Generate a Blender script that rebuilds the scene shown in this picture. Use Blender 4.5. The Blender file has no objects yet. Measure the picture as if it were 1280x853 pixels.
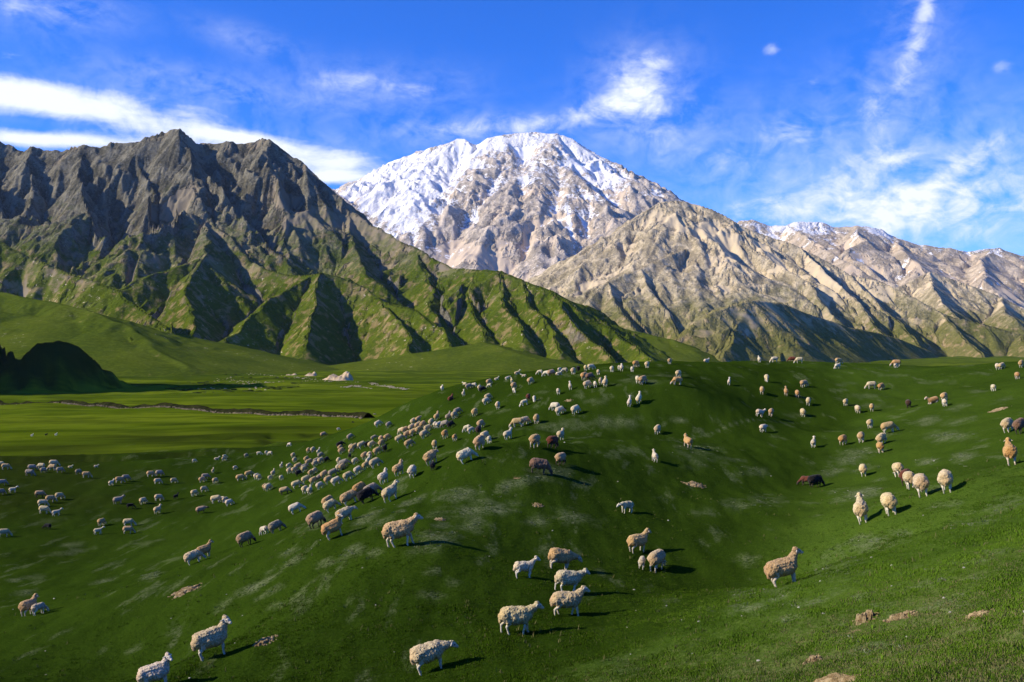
import bpy, bmesh, math, random
import numpy as np
from mathutils import Vector, Matrix, Euler
random.seed(7); RNG = np.random.default_rng(11)
SC = bpy.context.scene
COL = SC.collection
R = math.radians

# ------------------------------------------------------------------ camera, sky, sun, exposure
F, CX, CY = 1244.0, 640.0, 426.5          # focal length and principal point in the units used for measuring directions
cam = bpy.data.cameras.new('camera'); cam.sensor_width = 36.0; cam.lens = F / 1280.0 * 36.0
cam.clip_start = 0.1; cam.clip_end = 80000
camo = bpy.data.objects.new('camera', cam); COL.objects.link(camo)
camo.location = (0, 0, 0); camo.rotation_euler = (R(90), 0, 0); SC.camera = camo

SUN_AZ, SUN_EL = -100.0, 30.0               # degrees: azimuth clockwise from the view direction, elevation
sun = bpy.data.lights.new('sun', 'SUN'); sun.energy = 5.0; sun.angle = R(0.53); sun.color = (1.0, 0.89, 0.70)
suno = bpy.data.objects.new('sun', sun); COL.objects.link(suno)
sd = Vector((math.sin(R(SUN_AZ)) * math.cos(R(SUN_EL)), math.cos(R(SUN_AZ)) * math.cos(R(SUN_EL)), math.sin(R(SUN_EL))))
suno.rotation_euler = sd.to_track_quat('Z', 'Y').to_euler(); suno.location = (-60, 0, 60)

class NT:
    """small node-tree builder"""
    def __init__(s, tree): s.t = tree; s.n = tree.nodes; s.l = tree.links
    def set(s, sock, v):
        if hasattr(v, 'is_output') or isinstance(v, bpy.types.NodeSocket): s.l.new(v, sock)
        elif isinstance(v, (tuple, list)):
            v = tuple(v)
            if sock.type == 'RGBA' and len(v) == 3: v = v + (1,)
            sock.default_value = v
        else: sock.default_value = v
    def node(s, typ, ins=None, **props):
        nd = s.n.new(typ)
        for k, v in props.items(): setattr(nd, k, v)
        for k, v in (ins or {}).items(): s.set(nd.inputs[k], v)
        return nd
    def math(s, op, a, b=None, c=None, clamp=False):
        nd = s.n.new('ShaderNodeMath'); nd.operation = op; nd.use_clamp = clamp
        s.set(nd.inputs[0], a)
        if b is not None: s.set(nd.inputs[1], b)
        if c is not None: s.set(nd.inputs[2], c)
        return nd.outputs[0]
    def ss(s, x, a, b, lo=0.0, hi=1.0):
        nd = s.n.new('ShaderNodeMapRange'); nd.interpolation_type = 'SMOOTHSTEP'
        for i, v in enumerate((x, a, b, lo, hi)): s.set(nd.inputs[i], v)
        return nd.outputs[0]
    def mix(s, f, a, b, mode='MIX'):
        nd = s.n.new('ShaderNodeMix'); nd.data_type = 'RGBA'; nd.blend_type = mode; nd.clamp_factor = True
        s.set(nd.inputs['Factor'], f); s.set(nd.inputs[6], a); s.set(nd.inputs[7], b)
        return nd.outputs[2]
    def noise(s, vec, scale, detail=4.0, rough=0.55, dist=0.0, out=0):
        nd = s.n.new('ShaderNodeTexNoise'); s.set(nd.inputs['Vector'], vec)
        nd.inputs['Scale'].default_value = scale; nd.inputs['Detail'].default_value = detail
        nd.inputs['Roughness'].default_value = rough; nd.inputs['Distortion'].default_value = dist
        return nd.outputs[out]
    def mapping(s, vec, scale=(1, 1, 1), rot=(0, 0, 0), loc=(0, 0, 0)):
        nd = s.n.new('ShaderNodeMapping'); s.set(nd.inputs[0], vec)
        nd.inputs['Location'].default_value = loc; nd.inputs['Rotation'].default_value = rot; nd.inputs['Scale'].default_value = scale
        return nd.outputs[0]
    def attr(s, name, out=2):
        nd = s.n.new('ShaderNodeAttribute'); nd.attribute_name = name; return nd.outputs[out]

def new_mat(name):
    m = bpy.data.materials.new(name); m.use_nodes = True
    t = NT(m.node_tree); t.n.clear()
    out = t.node('ShaderNodeOutputMaterial'); b = t.node('ShaderNodeBsdfPrincipled')
    t.l.new(b.outputs[0], out.inputs[0]); b.inputs['Roughness'].default_value = 0.95
    b.inputs['Specular IOR Level'].default_value = 0.0
    return m, t, b

world = bpy.data.worlds.new('World'); SC.world = world; world.use_nodes = True
def build_sky():
    t = NT(world.node_tree); t.n.clear()
    out = t.node('ShaderNodeOutputWorld'); bg = t.node('ShaderNodeBackground'); t.l.new(bg.outputs[0], out.inputs[0])
    sky = t.node('ShaderNodeTexSky'); sky.sky_type = 'NISHITA'; sky.sun_disc = False
    sky.sun_elevation = R(SUN_EL); sky.sun_rotation = R(SUN_AZ); sky.altitude = 3000; sky.air_density = 1.0; sky.dust_density = 0.4; sky.ozone_density = 4.0
    tint = t.mix(1.0, sky.outputs[0], SKY_TINT, 'MULTIPLY')
    geo = t.node('ShaderNodeTexCoord'); d = geo.outputs['Generated']
    sep = t.node('ShaderNodeSeparateXYZ', {0: d})
    az = t.math('ARCTAN2', sep.outputs[0], sep.outputs[1]); el = t.math('ARCSINE', sep.outputs[2])
    # pale air towards the horizon
    hz_ = t.ss(el, 0.30, 0.0)
    side = t.ss(az, -0.25, 0.45)
    hzf = t.math('MULTIPLY', t.math('MULTIPLY', hz_, hz_), t.math('MULTIPLY_ADD', side, 0.62, 0.12))
    base = t.mix(hzf, tint, (2.9, 5.4, 8.4))
    # clouds: noise in azimuth / elevation, gathered where the photograph has banks
    uv = t.node('ShaderNodeCombineXYZ', {0: az, 1: el, 2: 0.0}).outputs[0]
    n_streak = t.noise(t.mapping(uv, (3.0, 16.0, 1)), 2.2, 6, 0.58, 0.6)
    n_wisp = t.noise(t.mapping(uv, (9.0, 13.0, 1), (0, 0, 0.5)), 1.6, 7, 0.62, 0.9)
    n_fine = t.noise(t.mapping(uv, (20.0, 30.0, 1), (0, 0, 0.4)), 1.7, 6, 0.65, 0.5)
    def blob(px, py, rx, ry, rot=0.0):
        a0 = math.atan((px - CX) / F); e0 = math.atan((CY - py) / F * math.cos(a0))
        da = t.math('SUBTRACT', az, a0); de = t.math('SUBTRACT', el, e0)
        c, s_ = math.cos(rot), math.sin(rot)
        u = t.math('DIVIDE', t.math('ADD', t.math('MULTIPLY', da, c), t.math('MULTIPLY', de, s_)), rx / F)
        v = t.math('DIVIDE', t.math('SUBTRACT', t.math('MULTIPLY', de, c), t.math('MULTIPLY', da, s_)), ry / F)
        r2 = t.math('ADD', t.math('MULTIPLY', u, u), t.math('MULTIPLY', v, v))
        return t.math('EXPONENT', t.math('MULTIPLY', r2, -1.0))
    def total(lst):
        acc = None
        for px, py, rx, ry, rot, amp in lst:
            b = t.math('MULTIPLY', blob(px, py, rx, ry, rot), amp)
            acc = b if acc is None else t.math('ADD', acc, b)
        return acc
    banks = total(BANKS); wisps = total(WISPS)
    far_cov = t.ss(t.noise(t.mapping(uv, (1.2, 4.0, 1), loc=(3.1, 1.7, 0)), 1.3, 3), 0.50, 0.75)
    outside = t.ss(t.math('ABSOLUTE', az), 0.5, 0.8)
    streak = t.ss(t.math('ADD', banks, t.math('ADD', t.math('MULTIPLY', t.math('SUBTRACT', n_streak, 0.5), 1.5), t.math('ADD', t.math('MULTIPLY', t.math('SUBTRACT', n_wisp, 0.5), 1.3), t.math('MULTIPLY', t.math('SUBTRACT', n_fine, 0.5), 0.9)))), 0.12, 1.25)
    streak = t.math('MULTIPLY', streak, t.ss(banks, 0.03, 0.30))
    wcov = t.math('ADD', wisps, t.math('MULTIPLY', t.math('MULTIPLY', far_cov, outside), 0.5))
    w1 = t.math('ADD', t.math('MULTIPLY', t.math('SUBTRACT', n_wisp, 0.5), 2.0), t.math('MULTIPLY', t.math('SUBTRACT', n_fine, 0.5), 1.1))
    wisp = t.math('MULTIPLY', t.ss(t.math('ADD', wcov, w1), 0.12, 1.35), t.ss(wcov, 0.02, 0.30))
    veil = t.math('MULTIPLY', total(VEILS), t.math('MULTIPLY_ADD', t.math('ADD', t.math('MULTIPLY', n_wisp, 0.55), t.math('MULTIPLY', n_fine, 0.45)), 4.2, -1.65, clamp=True))
    cover = t.math('MAXIMUM', streak, t.math('ADD', t.math('MULTIPLY', wisp, 0.72), veil), clamp=True)
    col = t.mix(cover, base, (7.3, 7.7, 8.2))
    t.set(bg.inputs[0], col); bg.inputs[1].default_value = SKY_STRENGTH
SKY_STRENGTH = 0.105
SKY_TINT = (0.17, 0.755, 1.78)
#        px    py   rx   ry   rot  amount   (directions measured in the photograph)
BANKS = [(60, 128, 130, 22, -0.04, 1.15), (5, 112, 80, 14, 0, 0.6), (50, 174, 130, 9, 0.02, 1.15), (350, 187, 115, 20, -0.15, 1.2), (285, 169, 42, 6, -0.05, 0.7),
         (420, 222, 50, 7, 0, 1.1), (60, 8, 60, 12, -0.1, 0.30), (10, 14, 36, 12, 0, 0.35), (10, 68, 22, 8, 0, 0.35), (250, 105, 110, 14, -0.12, 0.26),
         (305, 45, 40, 9, -0.2, 0.24), (1000, 276, 100, 10, 0.03, 0.5), (1210, 302, 60, 8, 0, 0.5)]
WISPS = [(790, 115, 34, 30, 0.6, 0.82), (735, 138, 30, 16, 0.4, 0.62), (820, 80, 18, 12, 0, 0.65), (690, 155, 50, 12, 0, 0.42), (600, 160, 60, 14, 0.1, 0.5), (825, 165, 18, 36, 0, 0.34),
         (1050, 235, 70, 24, 0.5, 0.80), (960, 265, 50, 16, 0.1, 0.62), (1120, 258, 70, 26, 0.4, 0.62), (1225, 190, 36, 12, 0.55, 0.85), (1120, 200, 20, 11, 0, 0.70), (1090, 140, 16, 24, 0.2, 0.60),
         (1140, 60, 15, 46, -0.3, 0.62), (1155, 14, 10, 24, -0.4, 0.75), (985, 165, 48, 22, 0.4, 0.5), (965, 62, 12, 7, 0, 0.5), (1015, 106, 9, 7, 0, 0.4), (1253, 84, 12, 7, 0, 0.45), (1190, 275, 110, 34, 0.1, 0.42), (530, 110, 44, 16, 0, 0.33), (430, 100, 50, 14, 0, 0.32), (890, 200, 34, 18, 0, 0.38)]
VEILS = [(1110, 265, 190, 55, .1, .52), (1000, 190, 130, 70, .4, .30), (790, 122, 62, 52, .5, .55), (600, 162, 120, 18, .05, .55), (1225, 230, 90, 90, 0, .36), (1140, 60, 40, 80, -.3, .28), (350, 185, 140, 24, -.1, .35), (70, 125, 160, 26, 0, .30), (250, 105, 150, 20, -.1, .28), (60, 10, 80, 24, 0, .34), (470, 110, 120, 30, 0, .26), (310, 50, 60, 16, -.2, .26), (850, 170, 60, 60, 0, .25)]
build_sky()
SC.view_settings.view_transform = 'Standard'; SC.view_settings.look = 'None'; SC.view_settings.exposure = 0.45; SC.view_settings.gamma = 1.0

# ------------------------------------------------------------------ helpers
def tag(o, label=None, cat=None, group=None, kind=None):
    for k, v in (('label', label), ('category', cat), ('group', group), ('kind', kind)):
        if v: o[k] = v
    return o

def mesh_np(name, verts, quads=None, tris=None, smooth=True):
    me = bpy.data.meshes.new(name)
    nq = 0 if quads is None else len(quads); nt = 0 if tris is None else len(tris)
    me.vertices.add(len(verts)); me.vertices.foreach_set('co', np.ascontiguousarray(verts, np.float32).ravel())
    loops = np.concatenate([a.ravel() for a in (quads, tris) if a is not None]).astype(np.int32)
    me.loops.add(len(loops)); me.loops.foreach_set('vertex_index', loops)
    me.polygons.add(nq + nt)
    starts = np.concatenate([np.arange(nq) * 4, nq * 4 + np.arange(nt) * 3]).astype(np.int32)
    me.polygons.foreach_set('loop_start', starts)
    me.polygons.foreach_set('use_smooth', np.full(nq + nt, smooth))
    me.update(calc_edges=True); me.validate()
    return me

def set_attr(me, name, arr):
    a = me.attributes.new(name, 'FLOAT', 'POINT'); a.data.foreach_set('value', np.ascontiguousarray(arr, np.float32).ravel())

def link(name, me, mat=None, parent=None):
    o = bpy.data.objects.new(name, me); COL.objects.link(o)
    if mat is not None: me.materials.append(mat)
    if parent is not None: o.parent = parent
    return o

def sstep(x, a, b):
    t = np.clip((x - a) / (b - a), 0, 1); return t * t * (3 - 2 * t)

def hash2(ix, iy, seed):
    h = (ix.astype(np.int64) * 374761393 + iy.astype(np.int64) * 668265263 + seed * 1274126177) & 0xFFFFFFFF
    h = ((h ^ (h >> 13)) * 1274126177) & 0xFFFFFFFF
    h = ((h ^ (h >> 16)) * 2246822519) & 0xFFFFFFFF
    return ((h ^ (h >> 15)) & 0xFFFFFF) / float(0x1000000)

def perlin(x, y, seed=0):
    x0 = np.floor(x); y0 = np.floor(y); fx = x - x0; fy = y - y0
    u = fx * fx * fx * (fx * (fx * 6 - 15) + 10); v = fy * fy * fy * (fy * (fy * 6 - 15) + 10)
    def g(i, j):
        a = hash2(x0 + i, y0 + j, seed) * (2 * np.pi); return np.cos(a) * (fx - i) + np.sin(a) * (fy - j)
    n00, n10, n01, n11 = g(0, 0), g(1, 0), g(0, 1), g(1, 1)
    return ((n00 * (1 - u) + n10 * u) * (1 - v) + (n01 * (1 - u) + n11 * u) * v) * 1.5

def fbm(x, y, octaves=4, seed=0, gain=0.5, lac=2.03):
    s = 0; a = 1.0
    for o in range(octaves):
        s = s + a * perlin(x, y, seed + o * 17); x = x * lac + 13.7; y = y * lac - 7.3; a *= gain
    return s

def ridged(x, y, octaves=4, seed=0, gain=0.5, lac=2.1):
    s = 0; a = 1.0; w = 1.0
    for o in range(octaves):
        n = 1 - np.abs(perlin(x, y, seed + o * 31)); n = n * n * w; w = np.clip(n * 1.6, 0, 1)
        s = s + a * n; x = x * lac + 5.1; y = y * lac + 9.2; a *= gain
    return s

def gullies(px, py, dx, dy, seed):
    """one octave of directional erosion noise: stripes along the fall line, from jittered cells"""
    ix = np.floor(px); iy = np.floor(py); fx = px - ix; fy = py - iy
    va = 0; vs = 0; wt = 0
    for i in range(-1, 3):
        for j in range(-1, 3):
            hx = (hash2(ix + i, iy + j, seed) - .5) * 0.9; hy = (hash2(ix + i, iy + j, seed + 99) - .5) * 0.9
            qx = fx - i - hx; qy = fy - j - hy
            w = np.exp(-2.2 * (qx * qx + qy * qy)); m = (qx * dx + qy * dy) * (2 * np.pi)
            va = va + np.cos(m) * w; vs = vs + np.sin(m) * w; wt = wt + w
    return va / wt, vs / wt

# ------------------------------------------------------------------ ground shape
def build_hill_solver():
    P = np.array([((a - CX) / F * d, d, (CY - b) / F * d) for a, b, d in HILL_POINTS] + HILL_EXTRA)
    q = P[:, :2] / 40.0; n = len(q)
    def U(r2): return np.where(r2 > 0, 0.5 * r2 * np.log(r2 + 1e-12), 0)
    A = np.zeros((n + 3, n + 3)); A[:n, :n] = U(((q[:, None] - q[None]) ** 2).sum(-1)) + 0.0025 * np.eye(n)
    A[:n, n] = 1; A[:n, n + 1:] = q; A[n, :n] = 1; A[n + 1:, :n] = q.T
    b = np.zeros(n + 3); b[:n] = P[:, 2]
    w = np.linalg.solve(A, b)
    def f(X, Y):
        p = np.stack([np.clip(np.ravel(X), -112, 105), np.clip(np.ravel(Y), -15, 192)], -1) / 40.0
        o = np.empty(len(p))
        for i in range(0, len(p), 20000):
            c = p[i:i + 20000]; o[i:i + 20000] = U(((c[:, None] - q[None]) ** 2).sum(-1)) @ w[:-3] + w[-3] + c @ w[-2:]
        return o.reshape(np.shape(X))
    return f
# spot heights of the pasture: direction (as measured in the photograph) and distance
HILL_POINTS = [(540,835,24),(645,790,25.5),(710,770,28),(712,738,30),(700,710,34),(797,690,37),(503,680,33.5),(985,730,33),(420,668,40),(672,592,45),(1080,652,33),(1150,615,35),(1265,580,38),(1105,565,58),(1015,608,53),(858,558,60),(823,542,70),(960,490,88),(1000,453,112),(850,482,78),(1175,505,72),(600,558,50),(540,556,75),(585,578,48),(490,622,47),(400,612,82),(300,602,106),(340,664,58),(308,680,53),(245,700,58),(670,480,92),(745,474,85),(40,769,42),(200,850,31.5),(270,812,27.5),(60,625,92),(150,608,100),(20,668,78),(160,662,80),(430,546,112),(520,498,112),(590,478,110),(640,470,108),(350,578,112),(700,462,106),(770,457,105),(850,454,108),(920,453,112),(1080,455,110),(1180,461,105),(1200,459,96),(1280,457,88),(1270,532,48),(1280,640,24),(1280,730,16),(1280,853,10.5),(1085,785,17.5),(850,853,17.5),(600,853,22),(300,853,25),(0,853,30),(1100,853,12.5),(1000,853,14.5),(0,580,115),(100,582,114),(200,580,114),(760,528,72),(1000,528,80),(950,650,42),(880,740,29),(1040,540,74),(1120,490,90),(760,610,46),(600,640,40),(1200,540,56),(1180,650,28),(950,790,20),(1130,700,23)]
HILL_EXTRA = [(-45,150,-17.5),(-20,150,-15),(0,150,-10),(20,150,-8),(45,150,-7.5),(70,140,-6),(-75,150,-18),(-100,150,-18.5),(-75,100,-13.5),(-55,40,-11.5),(-75,60,-12.5),(0,2,-1.75),(3,6,-2.3),(-6,5,-3.4),(8,3,-0.6),(-12,12,-6.2),(-25,18,-9.6),(-40,5,-11),(20,10,-0.8),(35,25,-0.5),(60,60,1.0),(0,-10,-1.5),(30,-10,3),(-30,-15,-8),(0,190,-22),(40,190,-21),(90,190,-16),(-50,190,-19.5),(-110,190,-20)]
hill_z = build_hill_solver()

def valley_floor(r):
    return np.interp(r, [0, 115, 150, 200, 300, 400, 650, 1100, 1500, 3000, 90000], [-14, -14.3, -17.2, -19.2, -23.5, -27, -33, -39, -42, -45, -60])

#  low banks in the valley floor: polyline of (px, py) on the floor, height, width of the face
def ground_z(X, Y, fine=True):
    X = np.asarray(X, float); Y = np.asarray(Y, float); r = np.hypot(X, Y)
    w = np.maximum.reduce([sstep(Y, 145, 192), sstep(np.abs(X + 5), 105, 250), sstep(-Y, 12, 150)])
    v = valley_floor(r)
    roll = sstep(r, 120, 260) * (0.9 * fbm(X / 95, Y / 42, 3, 5) + 0.35 * fbm(X / 26, Y / 13, 2, 8)) * (1 + 1.2 * sstep(r, 300, 800))
    z = np.where(w < 1, hill_z(X, Y), 0) * (1 - w) + v * w + roll
    near = 1 - sstep(r, 150, 230)
    # sheep terraces along the contours, tussocky ground
    z = z + near * (0.12 * fbm(X / 7.0, Y / 11.0, 2, 21) + 0.075 * fbm(X / 1.5, Y / 4.2, 3, 22))
    if fine: z = z + near * 0.018 * fbm(X / 0.42, Y / 0.7, 2, 23)
    # banks where the stream has cut terraces
    for (x0, y0, x1, y1, hgt, face, tail) in BANKS_G:
        dx, dy = x1 - x0, y1 - y0; L = math.hypot(dx, dy)
        t = ((X - x0) * dx + (Y - y0) * dy) / L; s = (-(X - x0) * dy + (Y - y0) * dx) / L
        s = s + 2.2 * fbm(X / 9, Y / 9, 2, int(abs(x0)) + 3) 
        m = sstep(t, -6, 10) * (1 - sstep(t, L - 10, L + 6))
        z = z + m * hgt * sstep(s, 0, face) * np.exp(-np.clip(s, 0, None) / tail) 
        z = z - m * 0.4 * hgt * np.exp(-(s / (face * 1.5 + 1.0)) ** 2)
    # dark knoll in the valley, and an unseen hill added to shade it
    for (x0, y0, hgt, rx, ry) in KNOLLS_SHADE_HILL:
        u = (X - x0) / rx; q = (Y - y0) / ry; n = fbm(X / 20, Y / 20, 5, 41, .6)
        m = np.hypot(u, q) + 0.16 * n
        z = z + hgt * (1 - sstep(m, 0.12, 1.25)) * (1 + 0.12 * n)
    return z
BANKS_G = [(-75, 121, -44, 123, 0.8, 0.8, 25), (-48, 124, -32, 128, 1.1, 0.8, 22), (-62, 150, -26, 152, 0.9, 1.0, 20), (-43, 147, -29, 141, 2.0, 0.8, 25), (-33, 168, -19, 150, 1.5, 0.8, 25), (-60, 190, -30, 205, 1.2, 1.5, 30)]
KNOLLS_SHADE_HILL = [(-324, 715, 31, 35, 60), (-375, 735, 18, 55, 60), (-520, 690, 190, 120, 190)]  # last one: tall hill left of view, added to cast shadow on the knoll

def pick(px, py, lo=6.0, hi=420.0):
    """where the line of sight in direction (px, py) first meets the ground"""
    Ys = np.exp(np.linspace(math.log(lo), math.log(hi), 900)); Xs = (px - CX) / F * Ys
    g = ground_z(Xs, Ys, False) - (CY - py) / F * Ys
    k = np.argmax(g > 0) if (g > 0).any() else len(Ys) - 1
    if k == 0: k = 1
    a, b = g[k - 1], g[k]; t = 0 if b == a else np.clip(-a / (b - a), 0, 1)
    y = Ys[k - 1] + t * (Ys[k] - Ys[k - 1]); x = (px - CX) / F * y
    return x, y, float(ground_z(np.array([x]), np.array([y]), False)[0])

# ------------------------------------------------------------------ mountains
def W(px, py, Y): return ((px - CX) / F * Y, Y, (CY - py) / F * Y)

def mountain(name, ridges, box, step, gul, crag, mat, label, warp=14.0, crown=1.0, carve=(), crest=0.3):
    X0, X1, Y0, Y1 = box
    xs = np.arange(X0, X1, step[0]); ys = np.arange(Y0, Y1, step[1])
    X, Y = np.meshgrid(xs, ys)
    a0, lam0, octs, gain = gul
    wx = X + warp * fbm(X / (lam0 * .9), Y / (lam0 * .9), 3, 61); wy = Y + warp * fbm(X / (lam0 * .9), Y / (lam0 * .9), 3, 67)
    base = valley_floor(np.hypot(X, Y)) - 6.0; dist = np.full(X.shape, 1e9)
    floor = base.copy()
    for pts, slope in ridges:
        p = [W(*q) for q in pts]
        for (xa, ya, za), (xb, yb, zb) in zip(p[:-1], p[1:]):
            dx, dy = xb - xa, yb - ya; L2 = dx * dx + dy * dy + 1e-9
            t = np.clip(((wx - xa) * dx + (wy - ya) * dy) / L2, 0, 1)
            d = np.hypot(wx - xa - t * dx, wy - ya - t * dy)
            h = za + t * (zb - za) - slope * d * (1 + 0.25 * np.exp(-d / 120.0) - 0.22 * np.clip(d / 700.0, 0, 1))
            up = h > base
            base = np.where(up, h, base); dist = np.where(up, d, dist)
    for pts, slope in carve:                     # ravines: V-shaped cuts along a falling line
        p = [W(*q) for q in pts]; cut = np.full(X.shape, 1e9)
        for (xa, ya, za), (xb, yb, zb) in zip(p[:-1], p[1:]):
            dx, dy = xb - xa, yb - ya; L2 = dx * dx + dy * dy
            t = np.clip(((wx - xa) * dx + (wy - ya) * dy) / L2, 0, 1)
            cut = np.minimum(cut, za + t * (zb - za) + slope * np.hypot(wx - xa - t * dx, wy - ya - t * dy))
        base = np.minimum(base, np.maximum(cut, floor))
    above = base - floor
    # smooth the foot into the valley
    gy, gx = np.gradient(base, step[1], step[0])
    k = 3
    for _ in range(3):
        gx[1:-1, 1:-1] = (gx[1:-1, 1:-1] * 2 + gx[:-2, 1:-1] + gx[2:, 1:-1] + gx[1:-1, :-2] + gx[1:-1, 2:]) / 6
        gy[1:-1, 1:-1] = (gy[1:-1, 1:-1] * 2 + gy[:-2, 1:-1] + gy[2:, 1:-1] + gy[1:-1, :-2] + gy[1:-1, 2:]) / 6
    foot = sstep(above, 2, 60) * sstep(np.hypot(gx, gy), 0.25, 0.55)
    ramp = (0.12 + 0.88 * sstep(dist, 0, lam0 * 0.55))
    h = np.zeros_like(base); gsum = 0
    amp, f = a0, 1.0 / lam0
    for o in range(octs):
        m = np.hypot(gx, gy) + 1e-6; sx, sy = -gy / m, gx / m
        va, vs = gullies(X * f, Y * f, sx, sy, 100 + o * 7)
        tri = 1 - 2 * np.arccos(np.clip(va, -1, 1)) / np.pi
        val = 0.55 * va + 0.45 * tri
        rr = ramp if o < 2 else (0.35 + 0.65 * ramp)
        h = h + amp * val * rr; gsum = gsum + val * (0.75 ** o)
        gx = gx - vs * sx * amp * f * 4.0 * rr; gy = gy - vs * sy * amp * f * 4.0 * rr
        amp *= gain; f *= 2.05
    ca, cl, = crag
    rock = ridged(X / cl, Y / cl, 4, 77) - 0.9
    cragm = (crown(X, Y, base) if callable(crown) else crown) * (0.12 + 1.1 * sstep(fbm(X / (cl * 4), Y / (cl * 4), 3, 88), -0.25, 0.45))
    h = h * foot + ca * rock * cragm * sstep(above, 5, 40) * (crest + (1 - crest) * sstep(dist, 0, cl * 1.5))
    z = base + h
    ny, nx = z.shape
    idx = np.arange(nx * ny).reshape(ny, nx)
    quads = np.stack([idx[:-1, :-1], idx[:-1, 1:], idx[1:, 1:], idx[1:, :-1]], -1).reshape(-1, 4)
    # leave out what lies well under the valley floor
    top = np.maximum.reduce([above[:-1, :-1], above[:-1, 1:], above[1:, 1:], above[1:, :-1]]).ravel()
    quads = quads[top > 0.01]
    used, inv = np.unique(quads, return_inverse=True)
    V = np.stack([X.ravel(), Y.ravel(), z.ravel()], -1)[used]
    me = mesh_np(name, V, inv.reshape(-1, 4))
    set_attr(me, 'gully', gsum.ravel()[used]); set_attr(me, 'rock', rock.ravel()[used])
    gy, gx = np.gradient(base + 0.7 * h, step[1], step[0]); set_attr(me, 'steep', np.hypot(gx, gy).ravel()[used])
    o = link(name, me, mat); tag(o, label, kind='structure')
    return o, len(quads)

AB_CUT = [
 ([(262, 215, 2480), (280, 255, 2390), (305, 290, 2290), (335, 318, 2200), (356, 333, 2120)], 1.25),
 ([(114, 215, 2450), (124, 258, 2370), (140, 305, 2270), (160, 350, 2130)], 1.25),
 ([(52, 225, 2440), (52, 268, 2340), (62, 318, 2200)], 1.25), ([(0, 245, 2400), (22, 300, 2230)], 1.25),
 ([(184, 215, 2430), (196, 260, 2330), (206, 300, 2230)], 1.25),
 ([(296, 210, 2480), (300, 235, 2420)], 1.25), ([(362, 240, 2430), (372, 280, 2330)], 1.25),
]
AB = [
 ([(-420, 208, 2900), (-260, 183, 2700), (-120, 178, 2600), (0, 170, 2500), (44, 173, 2480), (92, 167, 2470), (136, 160, 2480), (160, 156, 2480), (184, 159, 2490), (209, 148, 2500), (231, 159, 2500),
   (247, 169, 2510), (265, 163, 2520), (292, 165, 2520), (320, 166, 2520), (340, 174, 2510), (360, 190, 2500), (377, 207, 2490), (391, 219, 2480), (430, 249, 2420), (436, 263, 2400), (481, 288, 2300), (521, 310, 2200), (561, 332, 2100)], .95),
 ([(521, 313, 2200), (561, 335, 2100), (589, 337, 2000), (621, 339, 1920), (653, 349, 1860), (693, 363, 1800), (720, 387, 1740), (772, 415, 1700), (792, 427, 1680), (820, 456, 1650), (850, 480, 1640)], .60),
 ([(209, 157, 2500), (215, 185, 2440), (232, 240, 2330), (258, 273, 2230), (289, 296, 2150), (310, 326, 2060), (340, 338, 2000), (367, 344, 1950)], .85),
 ([(320, 174, 2520), (326, 215, 2430), (322, 250, 2350), (340, 290, 2270), (357, 325, 2200)], .85),
 ([(391, 226, 2480), (395, 270, 2380), (400, 310, 2280), (404, 335, 2180)], .8),
 ([(160, 164, 2480), (150, 205, 2400), (136, 245, 2320), (150, 285, 2240), (170, 318, 2150)], .9),
 ([(92, 174, 2470), (80, 215, 2390), (73, 240, 2330), (80, 275, 2250), (100, 315, 2150)], .9),
 ([(30, 178, 2490), (25, 225, 2390), (40, 270, 2280), (45, 305, 2180)], .9),
 ([(0, 177, 2500), (-60, 240, 2350), (-80, 300, 2200)], .85), ([(-200, 188, 2650), (-220, 250, 2400), (-240, 320, 2100)], .8),
 ([(-330, 270, 1950), (-200, 282, 1900), (-80, 290, 1800), (0, 301, 1720), (30, 318, 1690), (62, 333, 1660), (100, 346, 1620), (146, 362, 1570), (190, 392, 1500), (225, 420, 1440), (245, 442, 1400)], .8),
 ([(-300, 345, 1600), (-150, 355, 1550), (0, 366, 1500), (80, 380, 1440), (150, 404, 1340), (200, 428, 1270), (238, 458, 1180)], .27),
 ([(258, 273, 2230), (262, 300, 2080), (251, 320, 1950), (244, 345, 1850), (238, 378, 1720), (234, 405, 1600), (240, 430, 1500)], .8),
 ([(251, 320, 1950), (200, 340, 1880), (150, 362, 1800)], .7),
 ([(367, 344, 1950), (391, 343, 1920), (404, 340, 1900), (430, 348, 1900), (466, 368, 1830), (481, 376, 1780), (495, 400, 1680), (512, 428, 1560), (520, 447, 1490)], .75),
 ([(391, 343, 1920), (350, 370, 1780), (300, 405, 1640), (262, 434, 1500)], .7),
 ([(404, 340, 1900), (395, 370, 1780), (388, 400, 1660), (384, 432, 1540)], .8),
 ([(481, 376, 1780), (521, 387, 1720), (545, 410, 1640), (570, 439, 1520), (582, 454, 1460)], .7),
 ([(521, 313, 2200), (535, 345, 2050), (540, 370, 1900), (548, 396, 1750)], .75),
 ([(436, 266, 2400), (440, 300, 2250), (450, 330, 2080), (470, 355, 1950)], .75),
 ([(589, 337, 2000), (585, 365, 1880), (590, 390, 1760), (600, 418, 1640)], .66),
 ([(621, 339, 1920), (625, 370, 1800), (640, 395, 1690), (655, 420, 1580)], .66),
 ([(653, 349, 1860), (665, 380, 1750), (690, 410, 1640), (712, 440, 1530)], .66),
 ([(693, 363, 1800), (707, 390, 1700), (742, 425, 1580), (778, 458, 1480)], .85),
 ([(772, 415, 1700), (793, 432, 1620), (820, 460, 1520)], .85),
 ([(600, 428, 1560), (650, 442, 1450), (720, 464, 1330)], .16),
 ([(770, 408, 1900), (800, 416, 1880), (840, 425, 1850), (890, 443, 1800), (920, 456, 1750)], .3),
]
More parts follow.
